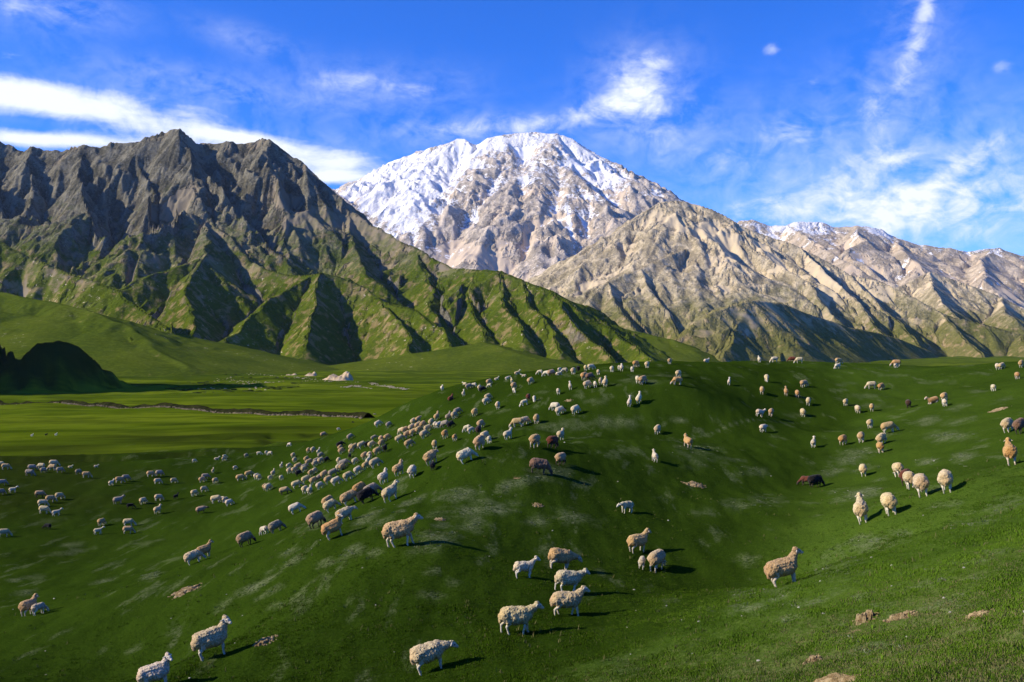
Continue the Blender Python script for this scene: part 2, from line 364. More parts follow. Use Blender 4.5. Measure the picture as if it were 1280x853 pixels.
DF = [
 ([(640, 380, 3250), (660, 365, 3300), (685, 347, 3350), (720, 323, 3420), (780, 283, 3520), (824, 253, 3600), (849, 250, 3620), (871, 256, 3620), (890, 261, 3600), (912, 276, 3560), (924, 283, 3530), (961, 295, 3500), (995, 309, 3450),
   (1030, 325, 3400), (1062, 343, 3350), (1100, 351, 3300), (1145, 372, 3200), (1180, 393, 3100), (1230, 405, 3050), (1280, 418, 3000), (1400, 430, 2900), (1600, 440, 2800)], .74),
 ([(1080, 380, 3850), (1110, 366, 3950), (1130, 356, 4000), (1160, 340, 4050), (1190, 348, 4050), (1215, 358, 4000), (1250, 372, 3950), (1280, 386, 3900), (1350, 396, 3800), (1500, 405, 3700), (1700, 415, 3600)], .7),
 ([(849, 250, 3620), (860, 280, 3500), (871, 302, 3400), (885, 325, 3280), (910, 350, 3150), (935, 372, 3000)], .8),
 ([(871, 302, 3400), (840, 318, 3250), (800, 335, 3150), (760, 352, 3050), (735, 374, 2950)], .75),
 ([(912, 276, 3560), (940, 310, 3380), (985, 335, 3200), (1010, 355, 3100), (1044, 400, 2850)], .8),
 ([(995, 309, 3450), (1040, 350, 3200), (1080, 385, 3000), (1110, 425, 2750)], .8),
 ([(1062, 343, 3350), (1110, 390, 3050), (1150, 432, 2750)], .8),
 ([(800, 335, 3150), (812, 360, 3020), (830, 385, 2880), (850, 424, 2700)], .75),
 ([(760, 352, 3050), (770, 380, 2900), (800, 415, 2700)], .75),
 ([(1180, 393, 3100), (1212, 428, 2850), (1235, 455, 2650)], .75),
 ([(1280, 418, 3000), (1290, 450, 2700)], .7),
 ([(1160, 340, 4050), (1175, 375, 3700), (1200, 400, 3400)], .75), ([(1250, 372, 3950), (1265, 400, 3500)], .75),
 ([(800, 452, 1800), (840, 425, 1860), (865, 400, 1900), (890, 386, 1940), (935, 374, 2010), (980, 378, 2130), (1000, 388, 2200), (1060, 409, 2390), (1095, 415, 2500), (1130, 425, 2600), (1165, 440, 2690), (1190, 459, 2740), (1215, 478, 2760)], .75),
 ([(980, 378, 2130), (985, 410, 2000), (975, 446, 1850)], .8), ([(1060, 409, 2390), (1070, 440, 2200)], .8), ([(935, 374, 2010), (915, 410, 1900), (900, 445, 1780)], .75),
]
CS = [
 ([(250, 230, 6500), (360, 210, 6500), (388, 219, 6450), (420, 240, 6350), (457, 267, 6200), (478, 300, 6000)], .85),
 ([(300, 270, 7500), (380, 250, 7300), (430, 232, 7200), (458, 219, 7150), (485, 203, 7100), (509, 195, 7080), (537, 185, 7050), (558, 180, 7020), (572, 173, 7000), (582, 174, 7000), (594, 181, 6990), (609, 172, 6980), (629, 169, 6970), (661, 165, 6970), (697, 167, 6950),
   (716, 173, 6930), (744, 192, 6880), (772, 217, 6820), (800, 239, 6760), (824, 254, 6700), (870, 282, 6600), (920, 312, 6500)], .8),
 ([(609, 173, 6980), (585, 195, 6800), (568, 215, 6600), (555, 250, 6350), (535, 300, 6000), (520, 332, 5800)], .8),
 ([(697, 167, 6950), (709, 197, 6700), (722, 230, 6450), (735, 260, 6200), (748, 292, 5950)], .8),
 ([(661, 165, 6970), (655, 210, 6600), (650, 250, 6300), (669, 291, 5950), (640, 320, 5700), (618, 337, 5600)], .75),
 ([(669, 291, 5950), (690, 315, 5750), (702, 342, 5500)], .75),
 ([(744, 192, 6880), (765, 235, 6500), (790, 272, 6200)], .8),
 ([(509, 195, 7080), (500, 225, 6800), (488, 258, 6500)], .75),
]
EF = [
 ([(820, 320, 7400), (870, 298, 7200), (924, 276, 7000), (939, 274, 7000), (961, 282, 7000), (984, 282, 7000), (995, 277, 7000), (1025, 278, 7000), (1044, 284, 7000), (1070, 282, 7000), (1100, 286, 7000), (1122, 297, 7000), (1149, 306, 7000),
   (1175, 308, 7000), (1205, 314, 7000), (1235, 311, 7000), (1256, 309, 7000), (1280, 319, 7000), (1400, 326, 7000), (1600, 335, 7000), (1800, 350, 7000)], .7),
 ([(984, 282, 7000), (1010, 300, 6500), (1040, 318, 6100), (1060, 330, 5900)], .7),
 ([(1070, 282, 7000), (1085, 300, 6500), (1060, 312, 6300)], .7),
 ([(1122, 297, 7000), (1130, 312, 6500), (1150, 330, 6100)], .7), ([(1235, 311, 7000), (1225, 330, 6400), (1230, 350, 5900)], .7), ([(1300, 320, 7000), (1310, 345, 6200)], .7),
]

# ------------------------------------------------------------------ materials of the mountains
def mountain_material(name, rock_a, rock_b, scree, grass, grass_line, snow=None, soil=(0.22, 0.16, 0.07), speck=0.0, dark=0.38):
    m, t, b = new_mat(name)
    geo = t.node('ShaderNodeNewGeometry'); pos = geo.outputs['Position']; sep = t.node('ShaderNodeSeparateXYZ', {0: pos}); z = sep.outputs[2]
    s1 = MSCALE[name]
    n1 = t.noise(pos, 1 / (120 * s1), 5, 0.6); n2 = t.noise(pos, 1 / (22 * s1), 5, 0.65); n3 = t.noise(pos, 1 / (6 * s1), 4, 0.7)
    gul = t.attr('gully'); steep = t.attr('steep'); rk = t.attr('rock')
    n4 = t.noise(pos, 1 / (2.4 * s1), 3, 0.7)
    col = t.mix(t.ss(n2, 0.35, 0.65), rock_a, rock_b)
    col = t.mix(t.math('MULTIPLY', t.ss(n3, 0.50, 0.68), 0.7), col, tuple(min(1, c * 1.75) for c in rock_b))
    col = t.mix(t.math('MULTIPLY', t.ss(n3, 0.48, 0.34), 0.75), col, tuple(c * dark for c in rock_a))
    col = t.mix(t.math('MULTIPLY', t.ss(n4, 0.50, 0.36), 0.6), col, tuple(c * dark for c in rock_a))
    col = t.mix(t.math('MULTIPLY', t.ss(rk, 0.10, 0.55), 0.55), col, tuple(min(1, c * 1.45) for c in rock_b))
    col = t.mix(t.math('MULTIPLY', t.ss(rk, -0.15, -0.5), 0.5), col, tuple(c * (dark + .1) for c in rock_a))
    # scree in the runnels and on gentle ground
    sf = t.math('ADD', t.math('MULTIPLY', gul, -0.22), t.math('ADD', t.math('MULTIPLY', t.math('SUBTRACT', n1, 0.5), 2.6), t.math('MULTIPLY', t.math('SUBTRACT', n2, 0.5), 0.8)))
    sf = t.ss(t.math('ADD', sf, t.attr('scree')), 0.02, 0.30)
    col = t.mix(t.math('MULTIPLY', sf, 0.9), col, t.mix(n3, scree, tuple(c * 0.78 for c in scree)))
    # grass below the (uneven) tree line
    g0, g1 = grass_line
    gz = t.math('ADD', z, t.math('ADD', t.math('MULTIPLY', t.math('SUBTRACT', n1, 0.5), (g1 - g0) * 1.1), t.math('MULTIPLY', t.math('SUBTRACT', n2, 0.5), (g1 - g0) * 0.8)))
    gf = t.ss(gz, g1, g0)
    gf = t.math('MULTIPLY', gf, t.ss(t.math('ADD', steep, t.math('MULTIPLY', t.math('SUBTRACT', n2, 0.5), 1.2)), 1.75, 1.15))
    ga, gb = grass
    gcol = t.mix(t.ss(n1, 0.35, 0.65), ga, gb)
    gcol = t.mix(t.math('MULTIPLY', t.ss(n3, 0.4, 0.7), 0.45), gcol, tuple(c * 1.5 for c in gb))
    bare = t.math('MULTIPLY', t.ss(t.math('ADD', t.math('MULTIPLY', steep, 0.35), t.math('MULTIPLY', t.math('SUBTRACT', n2, 0.5), 1.6)), 0.33, 0.58), 0.8)
    gcol = t.mix(bare, gcol, t.mix(n3, soil, tuple(c * 1.4 for c in soil)))
    if speck:
        ns = t.noise(pos, 1 / 8.0, 3, 0.75); sp = t.math('MULTIPLY', t.ss(ns, 0.63, 0.70), t.ss(t.math('ADD', n1, t.math('MULTIPLY', steep, 0.16)), 0.55, 0.74))
        gcol = t.mix(t.math('MULTIPLY', sp, speck), gcol, (0.55, 0.46, 0.33))
    col = t.mix(gf, col, gcol)
    if snow:
        z0, z1, amount = snow
        sz = t.ss(z, z0, z1)
        sa = t.attr('snowy')
        sn = t.math('ADD', t.math('ADD', t.math('MULTIPLY', sz, amount), sa), t.math('ADD', t.math('MULTIPLY', t.math('SUBTRACT', n2, 0.5), 2.4), t.math('ADD', t.math('ADD', t.math('MULTIPLY', t.math('SUBTRACT', n3, 0.5), 2.2), t.math('ADD', t.math('MULTIPLY', t.math('SUBTRACT', n4, 0.5), 1.4), t.math('MULTIPLY', rk, -0.55))), t.math('MULTIPLY', gul, -0.30))))
        sn = t.math('SUBTRACT', sn, t.math('MULTIPLY', t.math('SUBTRACT', steep, 0.8), 0.22))
        snf = t.ss(sn, 0.50, 0.72)
        col = t.mix(snf, col, (0.93, 0.92, 0.91))
    t.set(b.inputs['Base Color'], col)
    rough = t.math('MULTIPLY_ADD', t.math('MAXIMUM', sf, t.math('MULTIPLY', gf, t.ss(steep, 0.9, 0.5, 0.6, 1.0))), -0.9, 1.0)
    bh = t.math('MULTIPLY', rough, t.math('ADD', t.math('MULTIPLY', n2, 16.0 * s1), t.math('ADD', t.math('MULTIPLY', n3, 8.0 * s1), t.math('MULTIPLY', n4, 3.2 * s1))))
    bp = t.node('ShaderNodeBump', {'Strength': 0.75, 'Distance': 1.0, 'Height': bh}); t.set(b.inputs['Normal'], bp.outputs[0])
    return m
MSCALE = {'rocky_slope': 1.0, 'tan_rock': 1.3, 'snow_rock': 2.2, 'far_rock': 2.2}
m_ab = mountain_material('rocky_slope', (0.118, 0.112, 0.084), (0.19, 0.175, 0.13), (0.25, 0.21, 0.15), ((0.046, 0.070, 0.004), (0.078, 0.102, 0.007)), (60, 380), speck=1.0)
m_df = mountain_material('tan_rock', (0.37, 0.31, 0.20), (0.515, 0.43, 0.285), (0.64, 0.52, 0.34), ((0.085, 0.092, 0.022), (0.15, 0.14, 0.045)), (0, 225), soil=(0.26, 0.19, 0.10), dark=.6)
m_cs = mountain_material('snow_rock', (0.38, 0.33, 0.27), (0.54, 0.46, 0.37), (0.62, 0.50, 0.37), ((0.2, 0.18, 0.1), (0.2, 0.18, 0.1)), (-400, -300), snow=(520, 1350, 0.74), dark=.48)
m_ef = mountain_material('far_rock', (0.42, 0.345, 0.25), (0.52, 0.43, 0.32), (0.62, 0.49, 0.35), ((0.2, 0.18, 0.1), (0.2, 0.18, 0.1)), (-400, -300), snow=(560, 900, 0.62), dark=.6)
ntri = 0
o_ab, n = mountain('rocky_mountain', AB, (-1900, 560, 980, 3150), (2.6, 4.2), (25, 190, 5, 0.53), (11, 48), m_ab,
    'dark craggy mountain range on the left with green grassy spurs at its foot', crown=lambda X, Y, B: 0.15 + 1.2 * sstep(B, 60, 330), carve=AB_CUT); ntri += n
o_df, n = mountain('brown_mountain', DF, (-60, 2300, 1680, 4500), (4.2, 6.5), (24, 250, 5, 0.53), (7, 70), m_df,
    'tan scree-streaked mountain range on the right with a dark green hill in front', crown=lambda X, Y, B: 0.1 + 0.9 * sstep(B, 0, 220)); ntri += n
o_cs, n = mountain('snowy_mountain', CS, (-2300, 1900, 5000, 8000), (8, 11), (55, 480, 5, 0.48), (34, 170), m_cs,
    'highest mountain, its broad summit and left flank covered in snow', warp=16, crest=.6); ntri += n
o_ef, n = mountain('distant_ridge', EF, (700, 5200, 5300, 7700), (12, 14), (45, 480, 5, 0.45), (16, 150), m_ef,
    'distant pale ridge at right with a thin dusting of snow along its crest', warp=40); ntri += n
def snow_field(o, spots, name='snowy'):
    me = o.data; n = len(me.vertices); co = np.empty(n * 3, np.float32); me.vertices.foreach_get('co', co); co = co.reshape(-1, 3)
    a = np.zeros(n)
    for (px, py, Y, rx, rz, rot, amt) in spots:
        x0, _, z0 = W(px, py, Y); s = Y / F
        dx = co[:, 0] - x0; dz = co[:, 2] - z0; c, sn = math.cos(rot), math.sin(rot)
        a += amt * np.exp(-((co[:, 1] - Y) / 420) ** 2) * np.exp(-((dx * c + dz * sn) / (rx * s)) ** 2 - ((dz * c - dx * sn) / (rz * s)) ** 2)
    set_attr(me, name, a)
#  drifts: the big snowfield on the left flank, the summit cap, streaks in the couloirs
snow_field(o_cs, [(492, 226, 6800, 70, 26, 0.4, 1.7), (465, 238, 6850, 45, 24, 0.4, 1.2), (520, 262, 6450, 30, 45, -0.4, 1.7), (503, 308, 6150, 26, 52, -0.45, 2.1), (520, 330, 5900, 14, 40, -.3, 1.6), (480, 262, 6500, 36, 30, -0.5, 1.1), (575, 196, 6900, 60, 14, 0.25, .9), (670, 174, 6900, 60, 9, 0, .35), (728, 200, 6750, 20, 24, -0.7, .9),
                  (768, 232, 6600, 40, 18, -0.7, .75), (635, 250, 6400, 45, 45, 0, -.2), (711, 300, 5900, 4, 50, 0.05, 1.3), (690, 285, 5950, 18, 20, 0, .35), (597, 285, 6100, 4, 30, 0.1, .6), (655, 235, 6450, 10, 26, -.5, .4), (610, 320, 5800, 70, 30, 0, -.6), (540, 178, 7050, 10, 7, 0, -.5),
                  (418, 244, 6350, 28, 34, -.6, -1.2), (510, 255, 6500, 60, 60, -.5, .45)])
snow_field(o_ef, [(1015, 282, 7000, 40, 10, 0, .45), (975, 290, 6900, 25, 9, 0, .35), (1100, 292, 7000, 26, 9, -.3, .6), (1180, 316, 7000, 70, 9, 0, .2), (1060, 286, 7000, 10, 12, 0, -.4), (1130, 320, 6400, 200, 14, 0, -.3)])
#  smooth scree slopes between the crags, bare crags where negative
snow_field(o_df, [(838, 282, 3560, 15, 30, .5, .7), (820, 308, 3450, 10, 20, .4, .6), (905, 320, 3400, 10, 42, -.6, .8), (885, 290, 3500, 16, 18, 0, .5), (960, 325, 3400, 8, 30, .5, .6), (1030, 370, 3100, 8, 45, -.7, .7), (1060, 395, 2900, 6, 30, -.7, .5), (1010, 318, 3350, 12, 12, 0, .4), (850, 345, 3100, 40, 30, 0, -.5), (1090, 400, 2900, 50, 25, 0, -.3), (935, 320, 3400, 8, 30, 0, -.5), (1180, 352, 4000, 40, 10, -.3, .3)], 'scree')
snow_field(o_ab, [(228, 262, 2330, 16, 20, 0, .9), (384, 290, 2350, 16, 26, -.5, .9), (420, 275, 2380, 26, 12, -.6, .7), (365, 250, 2420, 10, 20, 0, .5), (470, 300, 2250, 30, 12, -.5, .8), (150, 230, 2400, 40, 50, 0, -.6), (40, 230, 2400, 60, 60, 0, -.5), (300, 215, 2450, 30, 30, 0, -.4)], 'scree')
snow_field(o_cs, [(600, 318, 5800, 60, 16, .2, .9), (700, 300, 5900, 30, 40, 0, .3), (640, 230, 6500, 60, 50, 0, -.5)], 'scree')
print('mountain quads', ntri)

# ------------------------------------------------------------------ the ground, one sheet out to the horizon
def build_ground():
    rs = np.concatenate([np.exp(np.arange(math.log(1.2), math.log(7.5), 0.05)), np.exp(np.arange(math.log(7.5), math.log(170), 0.0095)),
                         np.exp(np.arange(math.log(170), math.log(1500), 0.017)), np.exp(np.arange(math.log(1500), math.log(60000), 0.12))])
    th = np.concatenate([np.arange(-180, -75, 5), np.arange(-75, -33, 0.9), np.arange(-33, 33, 0.125), np.arange(33, 75, 0.9), np.arange(75, 180, 5)])
    T, Rr = np.meshgrid(np.radians(th), rs); X = Rr * np.sin(T); Y = Rr * np.cos(T)
    Z = ground_z(X, Y)
    ny, nx = X.shape; idx = np.arange(nx * ny).reshape(ny, nx); nxt = np.roll(idx, -1, 1)
    quads = np.stack([idx[:-1], nxt[:-1], nxt[1:], idx[1:]], -1).reshape(-1, 4)
    V = np.stack([X.ravel(), Y.ravel(), Z.ravel()], -1)
    V = np.vstack([V, [[0, 0, Z[0].mean()]]]); c = len(V) - 1
    tris = np.stack([np.full(nx, c), nxt[0], idx[0]], -1)
    me = mesh_np('ground', V, quads[:, ::-1], tris[:, ::1])
    X, Y = V[:, 0], V[:, 1]
    set_attr(me, 'pale', pale_mask(X, Y)); set_attr(me, 'soil', soil_mask(X, Y)); set_attr(me, 'valley', valley_mask(X, Y)); set_attr(me, 'dry', dry_mask(X, Y)); set_attr(me, 'light', light_mask(X, Y)); set_attr(me, 'shade_scrub', shade_scrub_mask(X, Y))
    o = link('ground', me, m_ground); tag(o, 'green grazed pasture falling from the near hill to the valley floor', kind='structure')
    return o

def ellipses(lst):
    """flat spots on the pasture: direction, size across and along as seen, slant, strength -> centre, axes on the ground"""
    out = []
    for px, py, rx, ry, rot, amt in lst:
        x, y, z = pick(px, py)
        c, s = math.cos(rot), math.sin(rot)
        ax = pick(px + rx * c, py - rx * s); bx = pick(px - ry * s, py - ry * c)
        out.append((x, y, ax[0] - x, ax[1] - y, bx[0] - x, bx[1] - y, amt))
    return out
PALE = ellipses([(600, 635, 46, 10, .1, .6), (575, 618, 26, 9, .1, .6), (650, 602, 26, 6, .1, .6), (690, 590, 30, 9, -.1, .5), (545, 672, 28, 8, .05, .7), (550, 657, 12, 5, .1, .5), (630, 612, 16, 4, .3, .5), (590, 655, 20, 8, 0, .5),
  (668, 652, 18, 8, 0, .45), (720, 645, 30, 8, -.2, .35), (760, 530, 40, 8, 0, .4), (700, 532, 40, 6, .05, .4), (540, 745, 16, 6, 0, .4), (565, 728, 10, 5, 0, .4), (540, 715, 10, 4, 0, .35),
  (320, 733, 28, 4, .5, .75), (338, 740, 16, 3.5, .5, .7), (278, 757, 16, 4, .5, .6), (345, 757, 12, 4, .4, .5), (365, 702, 14, 4, .4, .65), (408, 703, 12, 4, .4, .6), (440, 690, 16, 5, .4, .75), (470, 690, 10, 4, .4, .5), (360, 690, 12, 3, .4, .6), (335, 718, 10, 3, .5, .5),
  (215, 790, 12, 3.5, .5, .55), (168, 812, 10, 3, .5, .5), (100, 688, 16, 3, .15, .6), (90, 681, 14, 3, .1, .6), (40, 722, 14, 3, .15, .6), (30, 742, 14, 4, .2, .5), (130, 727, 14, 3, .25, .6), (190, 720, 14, 3, .3, .5), (80, 692, 24, 3, .1, .45), (180, 680, 12, 2.5, .2, .5), (20, 726, 10, 3, .1, .6), (60, 652, 20, 2, .1, .35), (215, 700, 12, 2.5, .35, .5), (190, 718, 10, 2, .35, .5),
  (1078, 616, 22, 5, .15, 1.0), (1160, 525, 14, 4, .1, .7), (1185, 545, 26, 5, .1, .7), (1205, 570, 14, 5, .1, .9), (1160, 577, 14, 4, .15, .8), (1062, 574, 22, 5, .15, .6), (1080, 586, 16, 4, .1, .4), (1075, 566, 24, 4, .1, .6), (1040, 590, 16, 4, .2, .5), (1100, 600, 10, 2.5, .2, .5), (1200, 527, 20, 4, .2, .5), (1195, 510, 14, 3, .2, .5),
  (1090, 680, 36, 9, .12, .7), (1078, 671, 12, 3, .1, .7), (1128, 669, 14, 3, .1, .8), (1125, 665, 12, 2.5, .1, .6), (1060, 700, 18, 5, .1, .6), (1045, 708, 30, 8, .1, .5), (1075, 715, 12, 4, .1, .4), (935, 760, 26, 6, .08, .8), (995, 755, 30, 6, .1, .6), (990, 772, 18, 4, .2, .7), (1078, 744, 18, 4, .15, .65), (925, 740, 16, 4, .1, .6), (970, 745, 20, 5, .1, .4),
  (1170, 610, 18, 4, .2, .6), (1215, 655, 30, 5, .2, .5), (1255, 632, 24, 6, .2, .7), (1180, 632, 18, 4, .15, .55), (1240, 690, 22, 4, .2, .5), (1175, 710, 14, 4, .1, .6), (1220, 722, 20, 4, .1, .6), (1200, 705, 30, 3, .15, .6), (1165, 728, 30, 4, .25, .6), (1100, 812, 46, 12, .1, .85), (1185, 755, 30, 7, .1, .6), (1200, 745, 10, 3, .1, .8), (1050, 780, 14, 3, .2, .4), (935, 700, 16, 6, 0, .35), (965, 745, 30, 8, .1, .4),
  (1000, 520, 20, 2, 0, .3), (1085, 495, 20, 3, 0, .4), (1090, 508, 22, 2.5, 0, .4), (1180, 478, 16, 2, 0, .4), (1060, 480, 20, 2, 0, .3), (1225, 490, 14, 2, .15, .5), (1255, 500, 12, 2, .2, .5), (1120, 470, 20, 2, 0, .3), (940, 590, 20, 6, 0, .25), (920, 632, 20, 7, 0, .35), (960, 625, 20, 5, 0, .35), (880, 640, 12, 6, 0, .3), (805, 526, 75, 1.1, 0, .75), (930, 527, 80, 1.1, 0, .8), (875, 560, 26, 4, -.1, .3), (905, 575, 24, 4, 0, .25), (800, 476, 30, 2.5, 0, .3), (840, 470, 20, 2, 0, .3), (745, 500, 16, 2.5, 0, .5), (680, 490, 12, 2, 0, .3), (720, 496, 10, 2, 0, .3), (620, 515, 16, 2.5, .1, .3), (500, 600, 18, 2.5, .4, .5), (515, 628, 22, 3, .4, .7), (460, 645, 20, 3, .5, .6), (395, 655, 20, 3, .5, .4), (480, 650, 24, 3, .45, .4)])
SOILS = ellipses([(1130, 770, 22, 6, .1, .45), (1170, 768, 28, 6, .1, .4), (1150, 790, 18, 5, .1, .35), (1005, 800, 20, 5, .2, .35), (1220, 785, 16, 4, .2, .35), (648, 598, 8, 2, .1, .5), (637, 596, 12, 2, .1, .4), (1060, 790, 20, 6, .3, .4)])
GULLY = [pick(*q)[:2] for q in ((560, 870), (660, 850), (770, 808), (870, 770), (930, 700), (965, 640), (1005, 575), (1040, 535), (1090, 510))]
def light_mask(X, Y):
    """sun-facing bank right of the little gully: brightness painted in, over drier grass"""
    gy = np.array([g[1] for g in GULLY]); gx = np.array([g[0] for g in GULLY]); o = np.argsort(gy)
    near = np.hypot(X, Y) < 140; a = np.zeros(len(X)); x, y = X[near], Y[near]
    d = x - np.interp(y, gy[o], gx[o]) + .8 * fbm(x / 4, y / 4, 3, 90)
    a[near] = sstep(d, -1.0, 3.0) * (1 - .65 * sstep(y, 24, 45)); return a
def spots(X, Y, lst, sharp=2.0, wob=0.35, seed=3, rmax=200, grain=0.9):
    a = np.zeros(len(X))
    near = np.hypot(X, Y) < rmax
    xx, yy = X[near], Y[near]; acc = np.zeros(len(xx))
    n = fbm(xx / grain, yy / grain, 3, seed)
    for x, y, ux, uy, vx, vy, amt in lst:
        det = ux * vy - uy * vx
        if abs(det) < 1e-6: continue
        dx, dy = xx - x, yy - y
        u = (dx * vy - dy * vx) / det; v = (ux * dy - uy * dx) / det
        acc = np.maximum(acc, amt * np.exp(-(u * u + v * v) ** (sharp / 2)) * 1.15)
    acc = acc + wob * n * (acc > 0.03)
    a[near] = np.clip(acc, 0, 1.2); return a
def pale_mask(X, Y): return spots(X, Y, PALE, 3.2, 0.55, 3)
def soil_mask(X, Y): return spots(X, Y, SOILS, 3.0, 0.25, 9)
SHADE_BANDS = ellipses([(190, 547, 90, 5, 0, .9), (60, 560, 100, 6, 0, .8), (30, 573, 110, 3.5, 0, 1.0), (215, 572, 50, 5, 0, 1.0), (330, 503, 130, 5, 0, .8), (400, 496, 70, 3, 0, .6), (60, 497, 90, 4, 0, .8), (330, 552, 30, 6, 0, .9), (300, 566, 40, 4, 0, .7), (120, 528, 80, 3, 0, .5), (330, 535, 70, 4, 0, .6), (230, 490, 60, 3, 0, .7)])  # cloud shadow and shaded banks painted as dark patches on the valley floor
def shade_scrub_mask(X, Y):
    a = spots(X, Y, SHADE_BANDS, 2.2, .30, 13, 900, 14.0)
    for (x0, y0, hgt, rx, ry) in KNOLLS_SHADE_HILL[:2]: a = np.maximum(a, 1.15 * (1 - sstep(np.hypot((X - x0) / rx, (Y - y0) / ry) + .25 * fbm(X / 16, Y / 16, 3, 17), .75, 1.2)))  # knoll: dark scrub, with its deep shade painted in too
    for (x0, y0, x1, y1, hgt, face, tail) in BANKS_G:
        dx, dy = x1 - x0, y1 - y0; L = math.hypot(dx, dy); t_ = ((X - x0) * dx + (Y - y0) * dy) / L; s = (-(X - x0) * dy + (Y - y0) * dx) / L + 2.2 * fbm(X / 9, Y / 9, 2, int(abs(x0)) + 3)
        a = np.maximum(a, sstep(t_, -4, 8) * (1 - sstep(t_, L - 8, L + 4)) * np.exp(-((s - face * .4) / (face * .9)) ** 2) * 1.1)  # shade on the bank faces painted dark
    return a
def valley_mask(X, Y): return sstep(np.hypot(X, Y) + 14 * fbm(X / 60, Y / 25, 3, 4), 125, 225)
def dry_mask(X, Y):
    r = np.hypot(X, Y); return (1 - sstep(r, 14, 24)) * sstep(X, -1.0, 5.0) * (0.65 + 0.5 * fbm(X / 1.8, Y / 1.8, 3, 12))

def ground_material():
    m, t, b = new_mat('pasture')
    geo = t.node('ShaderNodeNewGeometry'); pos = geo.outputs['Position']
    pale, soil, val, dry = t.attr('pale'), t.attr('soil'), t.attr('valley'), t.attr('dry')
    n1 = t.noise(t.mapping(pos, (1, .5, 1)), 0.11, 4, 0.6); n2 = t.noise(pos, 0.9, 5, 0.65); n3 = t.noise(pos, 9.0, 5, 0.7); n4 = t.noise(pos, 45.0, 3, 0.7)
    near = t.mix(t.ss(n1, 0.3, 0.7), (0.0211, 0.0434, 0.003), (0.037, 0.0707, 0.005))
    near = t.mix(t.math('MULTIPLY', t.ss(n2, 0.45, 0.75), 0.6), near, (0.0387, 0.0682, 0.005))
    near = t.mix(t.math('MULTIPLY', t.ss(n3, 0.53, 0.70), 0.75), near, (0.0598, 0.0967, 0.01))
    near = t.mix(t.math('MULTIPLY', t.ss(n4, 0.55, 0.42), 0.7), near, (0.0079, 0.0174, 0.003))
    near = t.mix(t.math('MULTIPLY', dry, t.ss(n3, 0.42, 0.62, 0.25, 0.9)), near, (0.088, 0.095, 0.030))
    near = t.mix(t.math('MULTIPLY', t.attr('light'), 0.85), near, t.mix(1.0, near, (2.8, 2.5, 3.4), 'MULTIPLY'))  # sunlit brightness of the right bank painted into the grass colour
    # silvery low plants in patches
    stre = t.noise(t.mapping(pos, (1.0, 0.22, 1), (0, 0, -0.25)), 0.75, 5, 0.65)
    auto = t.math('MULTIPLY', t.ss(stre, 0.57, 0.66), 0.55)
    pf = t.math('MAXIMUM', pale, auto)
    pf = t.math('MULTIPLY', pf, t.ss(t.math('ADD', t.math('MULTIPLY', n3, 0.75), t.math('MULTIPLY', n4, 0.4)), 0.50, 0.62, 0.0, 1.0))
    near = t.mix(t.math('MULTIPLY', pf, 0.72), near, (0.165, 0.185, 0.090))
    sf = t.ss(t.math('ADD', soil, t.math('MULTIPLY', t.math('SUBTRACT', n3, 0.5), 0.9)), 0.38, 0.62)
    near = t.mix(sf, near, t.mix(n3, (0.17, 0.10, 0.048), (0.34, 0.23, 0.125)))
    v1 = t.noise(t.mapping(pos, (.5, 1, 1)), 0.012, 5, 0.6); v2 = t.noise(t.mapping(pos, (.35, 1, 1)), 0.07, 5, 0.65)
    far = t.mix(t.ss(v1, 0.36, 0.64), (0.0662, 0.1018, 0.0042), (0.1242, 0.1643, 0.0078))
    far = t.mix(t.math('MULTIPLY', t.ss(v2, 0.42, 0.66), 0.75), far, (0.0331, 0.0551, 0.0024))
    v3 = t.noise(t.mapping(pos, (.18, 1, 1)), 0.016, 4, 0.6); far = t.mix(t.math('MULTIPLY', t.ss(v3, 0.50, 0.62), 0.7), far, (0.0276, 0.0488, 0.0024))  # stretched dark bands: cloud shadow painted into the valley grass
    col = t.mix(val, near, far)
    col = t.mix(t.math('MULTIPLY', t.attr('shade_scrub'), 0.8, clamp=True), col, t.mix(n2, (0.010, 0.016, 0.0025), (0.030, 0.042, 0.006)))  # darkens for painted shade, and for scrub on the knoll
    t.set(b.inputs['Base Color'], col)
    bh = t.math('ADD', t.math('MULTIPLY', n3, 0.05), t.math('ADD', t.math('MULTIPLY', n4, 0.022), t.math('MULTIPLY', n2, 0.10)))
    bp = t.node('ShaderNodeBump', {'Strength': 0.8, 'Distance': 1.0, 'Height': bh}); t.set(b.inputs['Normal'], bp.outputs[0])
    return m
m_ground = ground_material()
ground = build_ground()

# ------------------------------------------------------------------ short grass over the near pasture (stuff)
def grass_material():
    m, t, b = new_mat('grass_blades')
    oi = t.node('ShaderNodeObjectInfo'); g = t.node('ShaderNodeNewGeometry')
    n = t.noise(g.outputs['Position'], 0.35, 3, 0.6)
    kind = t.attr('kind_of_blade'); sepg = t.node('ShaderNodeSeparateXYZ', {0: g.outputs['Position']})
    lf = t.math('MULTIPLY', t.ss(sepg.outputs[0], 0.5, 5.0), t.ss(sepg.outputs[1], 34, 20))
    col = t.mix(t.ss(n, .3, .7), (0.0264, 0.057, 0.003), (0.0475, 0.0918, 0.005))
    col = t.mix(t.math('MULTIPLY', lf, 0.8), col, t.mix(1.0, col, (2.4, 2.2, 3.2), 'MULTIPLY'))  # blades take the same painted brightness on the right bank
    col = t.mix(kind, col, (0.15, 0.14, 0.055))
    t.set(b.inputs['Base Color'], col); b.inputs['Roughness'].default_value = 0.8
    return m
def pale_material():
    m, t, b = new_mat('silvery_leaves')
    g = t.node('ShaderNodeNewGeometry'); n = t.noise(g.outputs['Position'], 3.0, 3, 0.6)
    t.set(b.inputs['Base Color'], t.mix(n, (0.11, 0.135, 0.065), (0.21, 0.235, 0.135))); return m
